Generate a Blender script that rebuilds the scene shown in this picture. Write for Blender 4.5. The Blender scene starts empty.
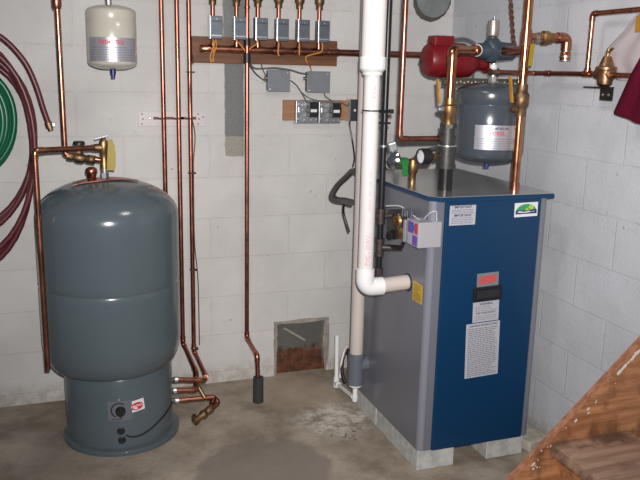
import bpy, bmesh, math, random
from mathutils import Vector, Matrix
random.seed(7)
PI = math.pi
C = bpy.context.scene.collection
V = Vector

# ---------------------------------------------------------------- camera numbers (metres; back wall y=0, right wall x=0)
F_PX = 758.71
YAW, PITCH, ROLL = 0.3430118, 0.2207045, 0.0224012
EYE = V((-2.00763, -3.64439, 1.59805))
FW = V((math.sin(YAW)*math.cos(PITCH), math.cos(YAW)*math.cos(PITCH), -math.sin(PITCH)))
_r0 = V((math.cos(YAW), -math.sin(YAW), 0)); _u0 = _r0.cross(FW)
RT = _r0*math.cos(ROLL) + _u0*math.sin(ROLL)
UP = -_r0*math.sin(ROLL) + _u0*math.cos(ROLL)

def _ray(px, py): return FW + RT*((px-320)/F_PX) - UP*((py-240)/F_PX)
def oX(px, py, x): d = _ray(px, py); return EYE + d*((x-EYE.x)/d.x)
def oY(px, py, y): d = _ray(px, py); return EYE + d*((y-EYE.y)/d.y)
def oZ(px, py, z): d = _ray(px, py); return EYE + d*((z-EYE.z)/d.z)
def oCyl(px, py, cx, cy, R):
    d = _ray(px, py); o = EYE
    a = d.x*d.x+d.y*d.y; b = 2*((o.x-cx)*d.x+(o.y-cy)*d.y); c = (o.x-cx)**2+(o.y-cy)**2-R*R
    t = (-b-math.sqrt(max(0, b*b-4*a*c)))/(2*a)
    return o+d*t

# ---------------------------------------------------------------- materials
def nmat(name):
    m = bpy.data.materials.new(name); m.use_nodes = True
    nt = m.node_tree; b = nt.nodes['Principled BSDF']
    return m, nt, b
def mat(name, col, rough=.5, metal=0., noise=0., nscale=20., bump=0., coat=0., spec=None, dark=None, rvar=0.):
    m, nt, b = nmat(name)
    b.inputs['Base Color'].default_value = (*col, 1); b.inputs['Roughness'].default_value = rough
    b.inputs['Metallic'].default_value = metal
    if coat: b.inputs['Coat Weight'].default_value = coat; b.inputs['Coat Roughness'].default_value = .08
    if spec is not None: b.inputs['Specular IOR Level'].default_value = spec
    if noise or bump or rvar:
        tc = nt.nodes.new('ShaderNodeTexCoord'); n = nt.nodes.new('ShaderNodeTexNoise')
        n.inputs['Scale'].default_value = nscale; n.inputs['Detail'].default_value = 5; n.inputs['Roughness'].default_value = .6
        nt.links.new(tc.outputs['Object'], n.inputs['Vector'])
        if noise:
            mx = nt.nodes.new('ShaderNodeMix'); mx.data_type = 'RGBA'
            d = dark if dark else tuple(c*(1-noise) for c in col)
            mx.inputs[6].default_value = (*d, 1); mx.inputs[7].default_value = (*col, 1)
            rp = nt.nodes.new('ShaderNodeMapRange'); rp.inputs[1].default_value = .35; rp.inputs[2].default_value = .65
            nt.links.new(n.outputs['Fac'], rp.inputs[0]); nt.links.new(rp.outputs[0], mx.inputs[0])
            nt.links.new(mx.outputs[2], b.inputs['Base Color'])
        if bump:
            bp = nt.nodes.new('ShaderNodeBump'); bp.inputs['Strength'].default_value = bump; bp.inputs['Distance'].default_value = .004
            nt.links.new(n.outputs['Fac'], bp.inputs['Height']); nt.links.new(bp.outputs['Normal'], b.inputs['Normal'])
        if rvar:
            r2 = nt.nodes.new('ShaderNodeMapRange'); r2.inputs[3].default_value = rough-rvar; r2.inputs[4].default_value = rough+rvar
            nt.links.new(n.outputs['Fac'], r2.inputs[0]); nt.links.new(r2.outputs[0], b.inputs['Roughness'])
    return m

class NB:
    """tiny node-graph helper"""
    def __init__(s, nt): s.nt = nt
    def n(s, t, **kw):
        x = s.nt.nodes.new(t)
        for k, v in kw.items(): setattr(x, k, v)
        return x
    def l(s, a, b): s.nt.links.new(a, b)
    def math(s, op, a, b=None, c=None):
        x = s.n('ShaderNodeMath', operation=op)
        for i, v in enumerate((a, b, c)):
            if v is None: continue
            if isinstance(v, (int, float)): x.inputs[i].default_value = v
            else: s.l(v, x.inputs[i])
        return x.outputs[0]
    def noise(s, vec, scale, detail=4, rough=.6):
        x = s.n('ShaderNodeTexNoise'); x.inputs['Scale'].default_value = scale
        x.inputs['Detail'].default_value = detail; x.inputs['Roughness'].default_value = rough
        s.l(vec, x.inputs['Vector']); return x.outputs['Fac']
    def ramp(s, v, a, b, lo=0., hi=1.):
        x = s.n('ShaderNodeMapRange'); x.interpolation_type = 'SMOOTHSTEP'
        x.inputs[1].default_value = a; x.inputs[2].default_value = b; x.inputs[3].default_value = lo; x.inputs[4].default_value = hi
        s.l(v, x.inputs[0]); return x.outputs[0]
    def mix(s, f, a, b):
        x = s.n('ShaderNodeMix', data_type='RGBA')
        for i, v in ((0, f), (6, a), (7, b)):
            if isinstance(v, tuple): x.inputs[i].default_value = (*v, 1)
            elif isinstance(v, (int, float)): x.inputs[i].default_value = v
            else: s.l(v, x.inputs[i])
        return x.outputs[2]
    def mixf(s, f, a, b):
        return s.math('ADD', s.math('MULTIPLY', f, b), s.math('MULTIPLY', s.math('SUBTRACT', 1., f), a))

def rectmask(k, u, w, wob, u0, u1, w0, w1, soft=.004, amt=.02):
    """mask of a rectangle on a wall with a wobbly painted edge"""
    d = k.math('MULTIPLY', k.math('SUBTRACT', wob, .5), amt)
    uu = k.math('ADD', u, d); ww = k.math('ADD', w, d)
    a = k.ramp(uu, u0-soft, u0+soft); b = k.ramp(uu, u1-soft, u1+soft, 1., 0.)
    c = k.ramp(ww, w0-soft, w0+soft); e = k.ramp(ww, w1-soft, w1+soft, 1., 0.)
    return k.math('MULTIPLY', k.math('MULTIPLY', a, b), k.math('MULTIPLY', c, e))

def block_wall(name, axis, shift, col, patches=()):
    m, nt, b = nmat(name); k = NB(nt)
    tc = k.n('ShaderNodeTexCoord'); sp = k.n('ShaderNodeSeparateXYZ'); k.l(tc.outputs['Object'], sp.inputs[0])
    u = sp.outputs[axis]; z = sp.outputs[2]; P = tc.outputs['Object']
    cb = k.n('ShaderNodeCombineXYZ'); k.l(k.math('ADD', u, shift), cb.inputs[0]); k.l(k.math('SUBTRACT', z, .0576), cb.inputs[1])
    wv = k.n('ShaderNodeTexNoise'); wv.inputs['Scale'].default_value = 9; k.l(P, wv.inputs['Vector'])
    va = k.n('ShaderNodeVectorMath', operation='MULTIPLY_ADD'); k.l(wv.outputs['Color'], va.inputs[0]); va.inputs[1].default_value = (.006, .006, 0); k.l(cb.outputs[0], va.inputs[2])
    br = k.n('ShaderNodeTexBrick'); k.l(va.outputs[0], br.inputs['Vector'])
    br.offset = .5; br.inputs['Scale'].default_value = 1; br.inputs['Brick Width'].default_value = .4064; br.inputs['Row Height'].default_value = .2032
    br.inputs['Mortar Size'].default_value = .0055; br.inputs['Mortar Smooth'].default_value = .6
    br.inputs['Color1'].default_value = (1, 1, 1, 1); br.inputs['Color2'].default_value = (.95, .95, .95, 1); br.inputs['Mortar'].default_value = (.5, .5, .5, 1)
    mort = br.outputs['Fac']
    big = k.noise(P, 2.3, 3); mid = k.noise(P, 16, 5, .7); fine = k.noise(P, 110, 4, .7)
    c0 = k.mix(k.ramp(big, .3, .7), tuple(c*.86 for c in col), col)
    c0 = k.mix(k.ramp(mid, .55, .75), c0, tuple(c*.84 for c in col))
    tintm = k.n('ShaderNodeMix', data_type='RGBA', blend_type='MULTIPLY'); tintm.inputs[0].default_value = .8
    k.l(c0, tintm.inputs[6]); k.l(br.outputs['Color'], tintm.inputs[7])
    c0 = k.mix(k.math('MULTIPLY', mort, k.ramp(mid, .35, .68, .02, .26)), k.mix(k.math('MULTIPLY', mort, 1.), tintm.outputs[2], c0), tuple(c*f for c, f in zip(col, (.66, .62, .58))))
    spot = k.ramp(k.noise(P, 31, 2, .4), .73, .78)
    c0 = k.mix(k.math('MULTIPLY', spot, .45), c0, (.13, .12, .11))
    # damp, dirty foot of the wall
    foot = k.math('MULTIPLY', k.ramp(z, .03, .13, 1., 0.), k.ramp(mid, .3, .65))
    c0 = k.mix(k.math('MULTIPLY', foot, .6), c0, (.33, .27, .20))
    for (u0, u1, z0, z1, pc) in patches:
        mk = rectmask(k, u, z, mid, u0, u1, z0, z1)
        c0 = k.mix(mk, c0, k.mix(k.ramp(fine, .35, .65), tuple(c*.8 for c in pc), pc))
    k.l(c0, b.inputs['Base Color']); b.inputs['Roughness'].default_value = .62
    b.inputs['Specular IOR Level'].default_value = .25
    h = k.math('ADD', k.math('MULTIPLY', mort, -.15), k.math('ADD', k.math('MULTIPLY', fine, .28), k.math('MULTIPLY', mid, .35)))
    bp = k.n('ShaderNodeBump'); bp.inputs['Strength'].default_value = .8; bp.inputs['Distance'].default_value = .007
    k.l(h, bp.inputs['Height']); k.l(bp.outputs['Normal'], b.inputs['Normal'])
    return m

def floor_mat():
    m, nt, b = nmat('worn_concrete'); k = NB(nt)
    tc = k.n('ShaderNodeTexCoord'); P = tc.outputs['Object']
    sp = k.n('ShaderNodeSeparateXYZ'); k.l(P, sp.inputs[0])
    big = k.noise(P, 2.6, 5, .65); mid = k.noise(P, 9, 6, .7); mid2 = k.noise(P, 13, 6, .75); fine = k.noise(P, 70, 4, .7)
    c = k.mix(k.ramp(big, .36, .64), (.225, .175, .13), (.47, .395, .32))
    c = k.mix(k.ramp(mid, .42, .72), c, (.37, .31, .25))
    c = k.mix(k.math('MULTIPLY', k.ramp(fine, .5, .75), .45), c, (.17, .135, .105))
    def blob(c, p, r, soft, colr, amt, sx=1., wob=1.6, brk=0.):
        dx = k.math('MULTIPLY', k.math('SUBTRACT', sp.outputs[0], p.x), sx); dy = k.math('SUBTRACT', sp.outputs[1], p.y)
        d = k.math('SQRT', k.math('ADD', k.math('MULTIPLY', dx, dx), k.math('MULTIPLY', dy, dy)))
        d = k.math('ADD', d, k.math('MULTIPLY', k.math('SUBTRACT', mid, .5), soft*wob))
        f = k.math('MULTIPLY', k.ramp(d, r-soft, r+soft, 1., 0.), amt)
        if brk: f = k.math('MULTIPLY', f, k.ramp(mid2, .5-brk, .5+brk))
        return k.mix(f, c, colr)
    c = blob(c, oZ(265, 470, 0), .27, .025, (.22, .185, .155), .75, wob=6.)       # damp stain
    c = blob(c, oZ(335, 418, 0), .17, .08, (.72, .67, .60), .9, wob=3., brk=.1)         # lime bloom
    c = blob(c, oZ(300, 392, 0), .2, .1, (.42, .33, .24), .5)
    c = blob(c, oZ(70, 460, 0), .22, .1, (.24, .20, .165), .5)
    specks = k.math('MULTIPLY', k.ramp(k.noise(P, 38, 3, .6), .54, .62), 1.)
    c2 = blob(c, oZ(342, 432, 0), .10, .05, (.05, .035, .028), 1., wob=3., brk=.06)
    c = k.mix(specks, c, c2)
    k.l(c, b.inputs['Base Color']); b.inputs['Roughness'].default_value = .6
    b.inputs['Specular IOR Level'].default_value = .35
    bp = k.n('ShaderNodeBump'); bp.inputs['Strength'].default_value = .4; bp.inputs['Distance'].default_value = .006
    k.l(k.math('ADD', k.math('MULTIPLY', mid, .6), k.math('MULTIPLY', fine, .3)), bp.inputs['Height']); k.l(bp.outputs['Normal'], b.inputs['Normal'])
    return m

def copper_mat(name, col, dark, rough):
    return mat(name, col, rough, 1., noise=1, dark=dark, nscale=14, rvar=.08)

M = {}
M['copper'] = copper_mat('copper', (.56, .24, .15), (.35, .135, .085), .28)
M['copper_dull'] = copper_mat('aged_copper', (.47, .185, .13), (.27, .10, .072), .31)
M['copper_bright'] = copper_mat('bright_copper', (.62, .28, .15), (.42, .17, .085), .24)
M['brass'] = mat('brass', (.50, .31, .14), .42, 1., noise=1, dark=(.26, .15, .07), nscale=30)
M['brass_dull'] = mat('aged_brass', (.36, .23, .13), .5, 1., noise=1, dark=(.17, .105, .06), nscale=34)
M['solder'] = mat('solder', (.62, .6, .57), .35, 1.)
M['bronze'] = mat('cast_bronze', (.42, .24, .14), .45, 1., noise=1, dark=(.22, .12, .07), nscale=40)
M['vent_metal'] = mat('dull_nickel', (.46, .42, .38), .42, .8)
M['plate_grey'] = mat('grey_plate', (.125, .135, .15), .45)
M['chrome'] = mat('chrome', (.75, .76, .78), .14, 1.)
M['steel'] = mat('galvanised_steel', (.42, .44, .46), .4, .85, noise=.3, nscale=60)
M['steel_light'] = mat('bright_steel', (.72, .74, .77), .3, .9)
M['iron'] = mat('cast_iron', (.085, .082, .08), .48, .6, noise=.35, nscale=50, bump=.2)
M['black_iron'] = mat('black_iron', (.018, .017, .018), .35, .3)
M['iron_brown'] = mat('rusted_black_iron', (.075, .058, .055), .45, .4, noise=.3, nscale=40)
M['black'] = mat('black_plastic', (.012, .012, .013), .4)
M['rubber'] = mat('black_foam', (.035, .035, .036), .9, bump=.5, nscale=200)
M['tank_grey'] = mat('grey_enamel', (.088, .112, .127), .2, coat=.1, noise=.06, nscale=3)
M['tank_grey2'] = mat('blue_grey_enamel', (.062, .074, .090), .22, coat=.0)
M['airsep'] = mat('dark_teal_paint', (.035, .055, .075), .4, bump=.4, nscale=60)
M['beige'] = mat('cream_enamel', (.52, .49, .42), .28, coat=.4)
M['foil'] = mat('silver_foil_label', (.50, .50, .55), .36, .6)
M['paper'] = mat('label_paper', (.42, .42, .46), .55)
M['white'] = mat('white_sticker', (.72, .72, .74), .45)
M['red_print'] = mat('red_print', (.62, .03, .06), .5)
M['pink_print'] = mat('faded_red_print', (.72, .38, .44), .5)
M['black_print'] = mat('black_print', (.02, .02, .025), .5)
M['grey_print'] = mat('grey_print', (.16, .16, .2), .6)
M['pvc'] = mat('white_pvc', (.74, .71, .69), .33, noise=.04, nscale=5)
M['pvc_white'] = mat('bright_white_pvc', (.8, .8, .8), .33)
M['pvc_old'] = mat('aged_pvc', (.58, .51, .47), .38, noise=.08, nscale=6)
M['pvc_grey'] = mat('grey_pvc', (.12, .135, .165), .4)
M['red_enamel'] = mat('red_enamel', (.19, .006, .010), .4, noise=.25, nscale=18, bump=.15)
M['boiler_grey'] = mat('grey_boiler_paint', (.155, .16, .19), .24, noise=.05, nscale=3, spec=.5)
M['boiler_lit_corner'] = mat('grey_paint_lit_corner', (.20, .205, .245), .33)  # cabinet grey painted lighter where the corners catch the flash
M['boiler_blue'] = mat('blue_boiler_paint', (.002, .034, .098), .36, noise=.07, nscale=3)
M['boiler_top'] = mat('dark_grey_gloss_steel', (.55, .56, .56), .2, .8)
M['wood'] = None
M['block'] = mat('concrete_block', (.56, .56, .54), .8, noise=.3, nscale=26, bump=.6)
M['yellow'] = mat('yellow_vinyl', (.62, .42, .02), .45)
M['yellow_tag'] = mat('yellow_tag', (.33, .24, .015), .5, noise=.12, nscale=25)
M['orange_handle'] = mat('yellow_lever_grip', (.48, .24, .03), .4, noise=.25, nscale=40)
M['green_tape'] = mat('green_tape', (.015, .19, .04), .5, noise=.2, nscale=40)
M['green_hose'] = mat('green_hose', (.004, .13, .055), .33, noise=.15, nscale=25)
M['red_hose'] = mat('dark_red_hose', (.115, .02, .026), .38, noise=.2, nscale=25)
M['box_front'] = mat('blue_grey_steel', (.15, .17, .20), .4, .45, noise=.2, nscale=30)
M['box_dark'] = mat('dark_steel', (.07, .08, .09), .4, .6)
M['box_grey'] = mat('grey_box_paint', (.19, .205, .225), .45, .0, noise=.12, nscale=25)
M['wire_orange'] = mat('orange_wire', (.52, .22, .03), .5)
M['wire_grey'] = mat('grey_cable', (.10, .10, .105), .5)
M['wire_brown'] = mat('brown_wire', (.10, .035, .02), .5)
M['cable_white'] = mat('pale_grey_cable', (.42, .42, .44), .4)
M['conduit'] = mat('dark_flexible_conduit', (.06, .055, .055), .4)
M['purple'] = mat('purple_print', (.16, .07, .42), .5)
M['blue_print'] = mat('blue_print', (.06, .12, .40), .5)
M['red_lens'] = mat('red_window', (.50, .09, .09), .45)
M['control_white'] = mat('pale_grey_plastic', (.36, .35, .37), .45)
M['cloth'] = mat('burgundy_cloth', (.115, .006, .022), .95, noise=.25, nscale=60, bump=.3, spec=.1)
M['blue_cap'] = mat('dark_blue_plastic', (.012, .02, .16), .35)
M['grass_green'] = mat('green_print', (.04, .30, .12), .5)
M['lime_print'] = mat('lime_print', (.36, .55, .08), .5)
M['navy_print'] = mat('navy_print', (.03, .03, .12), .5)
M['white_steel'] = mat('white_painted_steel', (.60, .54, .53), .4)
M['mortar_grey'] = mat('grey_mortar', (.22, .24, .235), .85, noise=.25, nscale=14, bump=.7)
M['mortar_dark'] = mat('dark_rough_mortar', (.10, .085, .085), .9, noise=.3, nscale=40, bump=1.)
M['pale_mortar'] = mat('pale_painted_mortar', (.36, .32, .28), .85, noise=.35, nscale=20, bump=1.)
M['scrap'] = mat('pale_dusty_wood', (.62, .56, .47), .8, noise=.3, nscale=30, bump=.4)
M['olive_steel'] = mat('dull_olive_steel', (.14, .13, .085), .5, .7, noise=.2, nscale=30)
M['paint_drip'] = mat('dried_white_paint', (.72, .66, .64), .5)

def wood_mat(name, a, bcol, scale=1., axis=0, rough=.55, blot=0.):
    m, nt, b = nmat(name); k = NB(nt)
    tc = k.n('ShaderNodeTexCoord'); mp = k.n('ShaderNodeMapping')
    s = [14*scale]*3; s[axis] = 1.2*scale; mp.inputs['Scale'].default_value = s
    k.l(tc.outputs['Object'], mp.inputs['Vector'])
    g = k.noise(mp.outputs[0], 3.2, 6, .65); big = k.noise(tc.outputs['Object'], 7, 4, .6)
    c = k.mix(k.ramp(g, .32, .68), a, bcol)
    if blot: c = k.mix(k.math('MULTIPLY', k.ramp(big, .48, .66), blot), c, tuple(x*.42 for x in a))
    k.l(c, b.inputs['Base Color']); b.inputs['Roughness'].default_value = rough
    bp = k.n('ShaderNodeBump'); bp.inputs['Strength'].default_value = .25; bp.inputs['Distance'].default_value = .003
    k.l(g, bp.inputs['Height']); k.l(bp.outputs['Normal'], b.inputs['Normal'])
    return m
M['board'] = wood_mat('brown_board', (.105, .036, .012), (.18, .068, .024), 1., 0)
M['board_light'] = wood_mat('light_brown_board', (.26, .12, .055), (.35, .175, .085), 1., 0)
M['stair'] = wood_mat('stained_stair_plank', (.28, .11, .045), (.56, .26, .12), .7, 0, .5, .8)
M['stair_edge'] = wood_mat('reddish_plank_edge', (.27, .105, .05), (.46, .21, .12), 1., 0, .5, .5)
M['tread'] = wood_mat('worn_brown_tread', (.27, .155, .10), (.46, .30, .21), .8, 0, .5, .9)

def rust_mat():
    m, nt, b = nmat('rusty_sheet_metal'); k = NB(nt)
    tc = k.n('ShaderNodeTexCoord'); sp = k.n('ShaderNodeSeparateXYZ'); k.l(tc.outputs['Object'], sp.inputs[0])
    n = k.noise(tc.outputs['Object'], 22, 5, .7)
    lv = k.math('ADD', sp.outputs[2], k.math('MULTIPLY', k.math('SUBTRACT', n, .5), .14))
    rust = k.ramp(lv, .12, .16, 1., 0.)
    c = k.mix(rust, k.mix(n, (.13, .125, .11), (.21, .21, .2)), k.mix(k.ramp(n, .35, .65), (.055, .022, .012), (.15, .055, .025)))
    k.l(c, b.inputs['Base Color'])
    k.l(k.math('MULTIPLY', k.math('SUBTRACT', 1., rust), .5), b.inputs['Metallic']); b.inputs['Roughness'].default_value = .45
    return m
M['rust'] = rust_mat()
def bag_mat():
    m, nt, b = nmat('milky_plastic_film')
    b.inputs['Base Color'].default_value = (.74, .66, .68, 1); b.inputs['Roughness'].default_value = .3
    b.inputs['Alpha'].default_value = .62; b.inputs['Transmission Weight'].default_value = .15
    return m
M['film'] = bag_mat()

# ---------------------------------------------------------------- mesh helpers
def BM(): return bmesh.new()
def box(bm, a, b, bev=0., rot=None):
    a, b = V(a), V(b); lo = V(map(min, a, b)); hi = V(map(max, a, b))
    g = bmesh.ops.create_cube(bm, size=1); vs = g['verts']; c = (lo+hi)/2; s = hi-lo
    for v in vs: v.co = V((v.co.x*s.x, v.co.y*s.y, v.co.z*s.z))
    if bev:
        es = list({e for v in vs for e in v.link_edges})
        r = bmesh.ops.bevel(bm, geom=es, offset=min(bev, min(s)*.45), segments=2, affect='EDGES', profile=.6)
        vs = list({v for f in r['faces'] for v in f.verts} | {v for v in vs if v.is_valid})
        seen = set(vs); stack = list(vs)
        while stack:
            for e in stack.pop().link_edges:
                for w in e.verts:
                    if w not in seen: seen.add(w); stack.append(w)
        vs = list(seen)
    for v in vs: v.co = c + (rot @ v.co if rot else v.co)
    return bm
def obox(bm, c, ax, ay, az, sx, sy, sz, bev=0.):
    """oriented box, axes given as unit vectors"""
    R = Matrix((V(ax).normalized(), V(ay).normalized(), V(az).normalized())).transposed()
    c = V(c); h = V((sx, sy, sz))/2
    return box(bm, c-h, c+h, bev, R)
def fillet(pts, rad, n=7):
    pts = [V(p) for p in pts]
    if rad <= 0 or len(pts) < 3: return pts
    out = [pts[0]]
    for i in range(1, len(pts)-1):
        a, b, c = pts[i-1], pts[i], pts[i+1]
        r = min(rad, (a-b).length*.49, (c-b).length*.49)
        p, q = b+(a-b).normalized()*r, b+(c-b).normalized()*r
        for j in range(n+1):
            t = j/n; out.append(p*(1-t)**2+b*2*t*(1-t)+q*t*t)
    out.append(pts[-1]); return out
def smooth_path(pts, n=8):
    pts = [V(p) for p in pts]; out = []
    P = [pts[0]*2-pts[1]]+pts+[pts[-1]*2-pts[-2]]
    for i in range(1, len(P)-2):
        for j in range(n):
            t = j/n; a, b, c, d = P[i-1], P[i], P[i+1], P[i+2]
            out.append(.5*((2*b)+(c-a)*t+(2*a-5*b+4*c-d)*t*t+(3*b-a-3*c+d)*t**3))
    out.append(pts[-1]); return out
def sweep(bm, path, r, seg=14, cap=True):
    path = [V(p) for p in path]
    path = [p for i, p in enumerate(path) if i == 0 or (p-path[i-1]).length > 1e-6]
    n = len(path); rs = r if isinstance(r, (list, tuple)) else [r]*n
    t0 = (path[1]-path[0]).normalized()
    nrm = t0.orthogonal().normalized(); rings = []
    for i, p in enumerate(path):
        t = ((path[min(i+1, n-1)]-p).normalized()+(p-path[max(i-1, 0)]).normalized())
        t = t.normalized() if t.length > 1e-9 else t0
        nrm = (nrm-t*nrm.dot(t)).normalized(); bn = t.cross(nrm)
        rings.append([bm.verts.new(p+(nrm*math.cos(2*PI*j/seg)+bn*math.sin(2*PI*j/seg))*rs[i]) for j in range(seg)])
    for a, b in zip(rings, rings[1:]):
        for j in range(seg):
            bm.faces.new((a[j], a[(j+1) % seg], b[(j+1) % seg], b[j])).smooth = True
    if cap:
        bm.faces.new(rings[0][::-1]); bm.faces.new(rings[-1])
    return bm
def tube(bm, pts, r, rad=0., seg=14): return sweep(bm, fillet(pts, rad), r, seg)
def cyl(bm, a, b, r, r2=None, seg=20):
    a, b = V(a), V(b); return sweep(bm, [a, b], [r, r if r2 is None else r2], seg)
def lathe(bm, prof, o, axis=(0, 0, 1), seg=48):
    """prof: (radius, height) pairs along axis from o"""
    o = V(o); ax = V(axis).normalized(); e1 = ax.orthogonal().normalized(); e2 = ax.cross(e1); rings = []
    for (r, h) in prof:
        if r < 1e-6: rings.append([bm.verts.new(o+ax*h)])
        else: rings.append([bm.verts.new(o+ax*h+(e1*math.cos(2*PI*j/seg)+e2*math.sin(2*PI*j/seg))*r) for j in range(seg)])
    for a, b in zip(rings, rings[1:]):
        for j in range(seg):
            q = [a[j % len(a)], a[(j+1) % len(a)], b[(j+1) % len(b)], b[j % len(b)]]
            u = []
            for v in q:
                if v not in u: u.append(v)
            if len(u) > 2: bm.faces.new(u).smooth = True
    for rg, fl in ((rings[0], True), (rings[-1], False)):
        if len(rg) > 1: bm.faces.new(rg[::-1] if fl else rg)
    return bm
def hexnut(bm, a, b, r): return cyl(bm, a, b, r, seg=6)
def prism(bm, pts, d):
    """polygon pts extruded by vector d"""
    d = V(d); lo = [bm.verts.new(V(p)) for p in pts]; hi = [bm.verts.new(V(p)+d) for p in pts]; n = len(pts)
    bm.faces.new(lo[::-1]); bm.faces.new(hi)
    for i in range(n): bm.faces.new((lo[i], lo[(i+1) % n], hi[(i+1) % n], hi[i]))
    bmesh.ops.recalc_face_normals(bm, faces=bm.faces)
    return bm
def elbow(bm, a, b, c, r, rad, ext=.012):
    """soldered elbow sleeve round corner b of a pipe a-b-c"""
    a, b, c = V(a), V(b), V(c); d1 = (a-b).normalized(); d2 = (c-b).normalized()
    return sweep(bm, fillet([b+d1*(rad+ext), b, b+d2*(rad+ext)], rad), r*1.17, 16)
def sleeve(bm, p, d, L, r, k=1.17):
    d = V(d).normalized(); p = V(p); return cyl(bm, p-d*L/2, p+d*L/2, r*k, seg=18)

OFF = {}
def _link(name, bm, m, off):
    bmesh.ops.recalc_face_normals(bm, faces=bm.faces)
    for v in bm.verts: v.co -= off
    for e in bm.edges:
        if len(e.link_faces) == 2 and e.calc_face_angle(0) > .7: e.smooth = False
    me = bpy.data.meshes.new(name); bm.to_mesh(me); bm.free()
    for x in (m if isinstance(m, (list, tuple)) else [m]): me.materials.append(x)
    o = bpy.data.objects.new(name, me); C.objects.link(o); return o
def tag(o, label, cat, group=None, kind=None):
    o['label'] = label; o['category'] = cat
    if group: o['group'] = group
    if kind: o['kind'] = kind
    return o
def thing(name, label, cat, base, group=None):
    o = bpy.data.objects.new(name, None); o.empty_display_size = .05; C.objects.link(o)
    o.location = V(base); OFF[o] = V(base); return tag(o, label, cat, group)
def single(name, bm, m, base, label, cat, group=None):
    o = _link(name, bm, m, V(base)); o.location = V(base); OFF[o] = V(base); return tag(o, label, cat, group)
def part(name, bm, m, parent, label=None):
    o = _link(name, bm, m, OFF[parent]); o.parent = parent; OFF[o] = OFF[parent]
    if label: o['label'] = label
    return o
def struct(name, bm, m):
    o = _link(name, bm, m, V((0, 0, 0))); o['kind'] = 'structure'; OFF[o] = V((0, 0, 0)); return o
def dup(root, loc, label):
    r = root.copy(); C.objects.link(r); r.location = V(loc); r['label'] = label
    for ch in list(root.children):
        c = ch.copy(); C.objects.link(c); c.parent = r
        for g in ch.children:
            d = g.copy(); C.objects.link(d); d.parent = c
    return r

def text_bm(bm, s, size, fn, bold=False, spacing=1., depth=.0006):
    """lettering: fn maps (x, y) on the label (centred) and height t to a point"""
    cu = bpy.data.curves.new('lettering', 'FONT'); cu.body = s; cu.size = size; cu.align_x = 'CENTER'; cu.align_y = 'CENTER'
    cu.space_character = spacing; cu.resolution_u = 2
    if bold: cu.offset = size*.02
    ob = bpy.data.objects.new('lettering', cu); C.objects.link(ob)
    dg = bpy.context.evaluated_depsgraph_get(); me = bpy.data.meshes.new_from_object(ob.evaluated_get(dg))
    n0 = len(bm.verts); vs = [bm.verts.new(fn(v.co.x, v.co.y, depth)) for v in me.vertices]
    for p in me.polygons:
        try: bm.faces.new([vs[i] for i in p.vertices])
        except ValueError: pass
    bpy.data.objects.remove(ob); bpy.data.meshes.remove(me); bpy.data.curves.remove(cu)
    return bm
def plane_fn(c, right, up):
    c, right, up = V(c), V(right).normalized(), V(up).normalized(); n = right.cross(up)
    return lambda x, y, t=0.: c+right*x+up*y+n*t
def cyl_fn(cx, cy, R, ang, z, tilt=0.):
    ct, st = math.cos(tilt), math.sin(tilt)
    def f(x, y, t=0.):
        X, Y = x*ct-y*st, x*st+y*ct; a = ang+X/R
        return V((cx+(R+t)*math.cos(a), cy+(R+t)*math.sin(a), z+Y))
    return f
def sheet(bm, fn, w, h, t=.0008, nx=12, ny=2):
    """thin rectangular sticker"""
    top = [[bm.verts.new(fn(-w/2+w*i/nx, -h/2+h*j/ny, t)) for i in range(nx+1)] for j in range(ny+1)]
    bot = [[bm.verts.new(fn(-w/2+w*i/nx, -h/2+h*j/ny, 0.)) for i in range(nx+1)] for j in range(ny+1)]
    for j in range(ny):
        for i in range(nx):
            bm.faces.new((top[j][i], top[j][i+1], top[j+1][i+1], top[j+1][i]))
            bm.faces.new((bot[j][i], bot[j+1][i], bot[j+1][i+1], bot[j][i+1]))
    for j in range(ny):
        for i in (0, nx): bm.faces.new((top[j][i], top[j+1][i], bot[j+1][i], bot[j][i]))
    for i in range(nx):
        for j in (0, ny): bm.faces.new((top[j][i], top[j][i+1], bot[j][i+1], bot[j][i]))
    return bm
def disc(bm, fn, rx, ry, t, x0=0., y0=0., a0=0., a1=2*PI, n=28, r0=0.):
    """flat ellipse (or ring sector) of print at height t"""
    if r0:
        o = [bm.verts.new(fn(x0+rx*math.cos(a0+(a1-a0)*i/n), y0+ry*math.sin(a0+(a1-a0)*i/n), t)) for i in range(n+1)]
        q = [bm.verts.new(fn(x0+rx*r0*math.cos(a0+(a1-a0)*i/n), y0+ry*r0*math.sin(a0+(a1-a0)*i/n), t)) for i in range(n+1)]
        for i in range(n): bm.faces.new((o[i], o[i+1], q[i+1], q[i]))
    else:
        bm.faces.new([bm.verts.new(fn(x0+rx*math.cos(a0+(a1-a0)*i/n), y0+ry*math.sin(a0+(a1-a0)*i/n), t)) for i in range(n)])
    return bm
def lines(bm, fn, w, h, rows, y0, y1, t=.0012, th=.0016, seed=1, ragged=.35):
    """rows of fine print drawn as short strokes"""
    rd = random.Random(seed)
    for i in range(rows):
        y = y0+(y1-y0)*i/max(1, rows-1); x = -w/2
        end = w/2-(rd.random()*ragged*w if rd.random() < .4 else rd.random()*.04*w)
        while x < end:
            L = min(rd.uniform(.006, .02), end-x)
            if L > .002: bm.faces.new([bm.verts.new(fn(a, b, t)) for a, b in ((x, y-th/2), (x+L, y-th/2), (x+L, y+th/2), (x, y+th/2))])
            x += L+.003
    return bm

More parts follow.
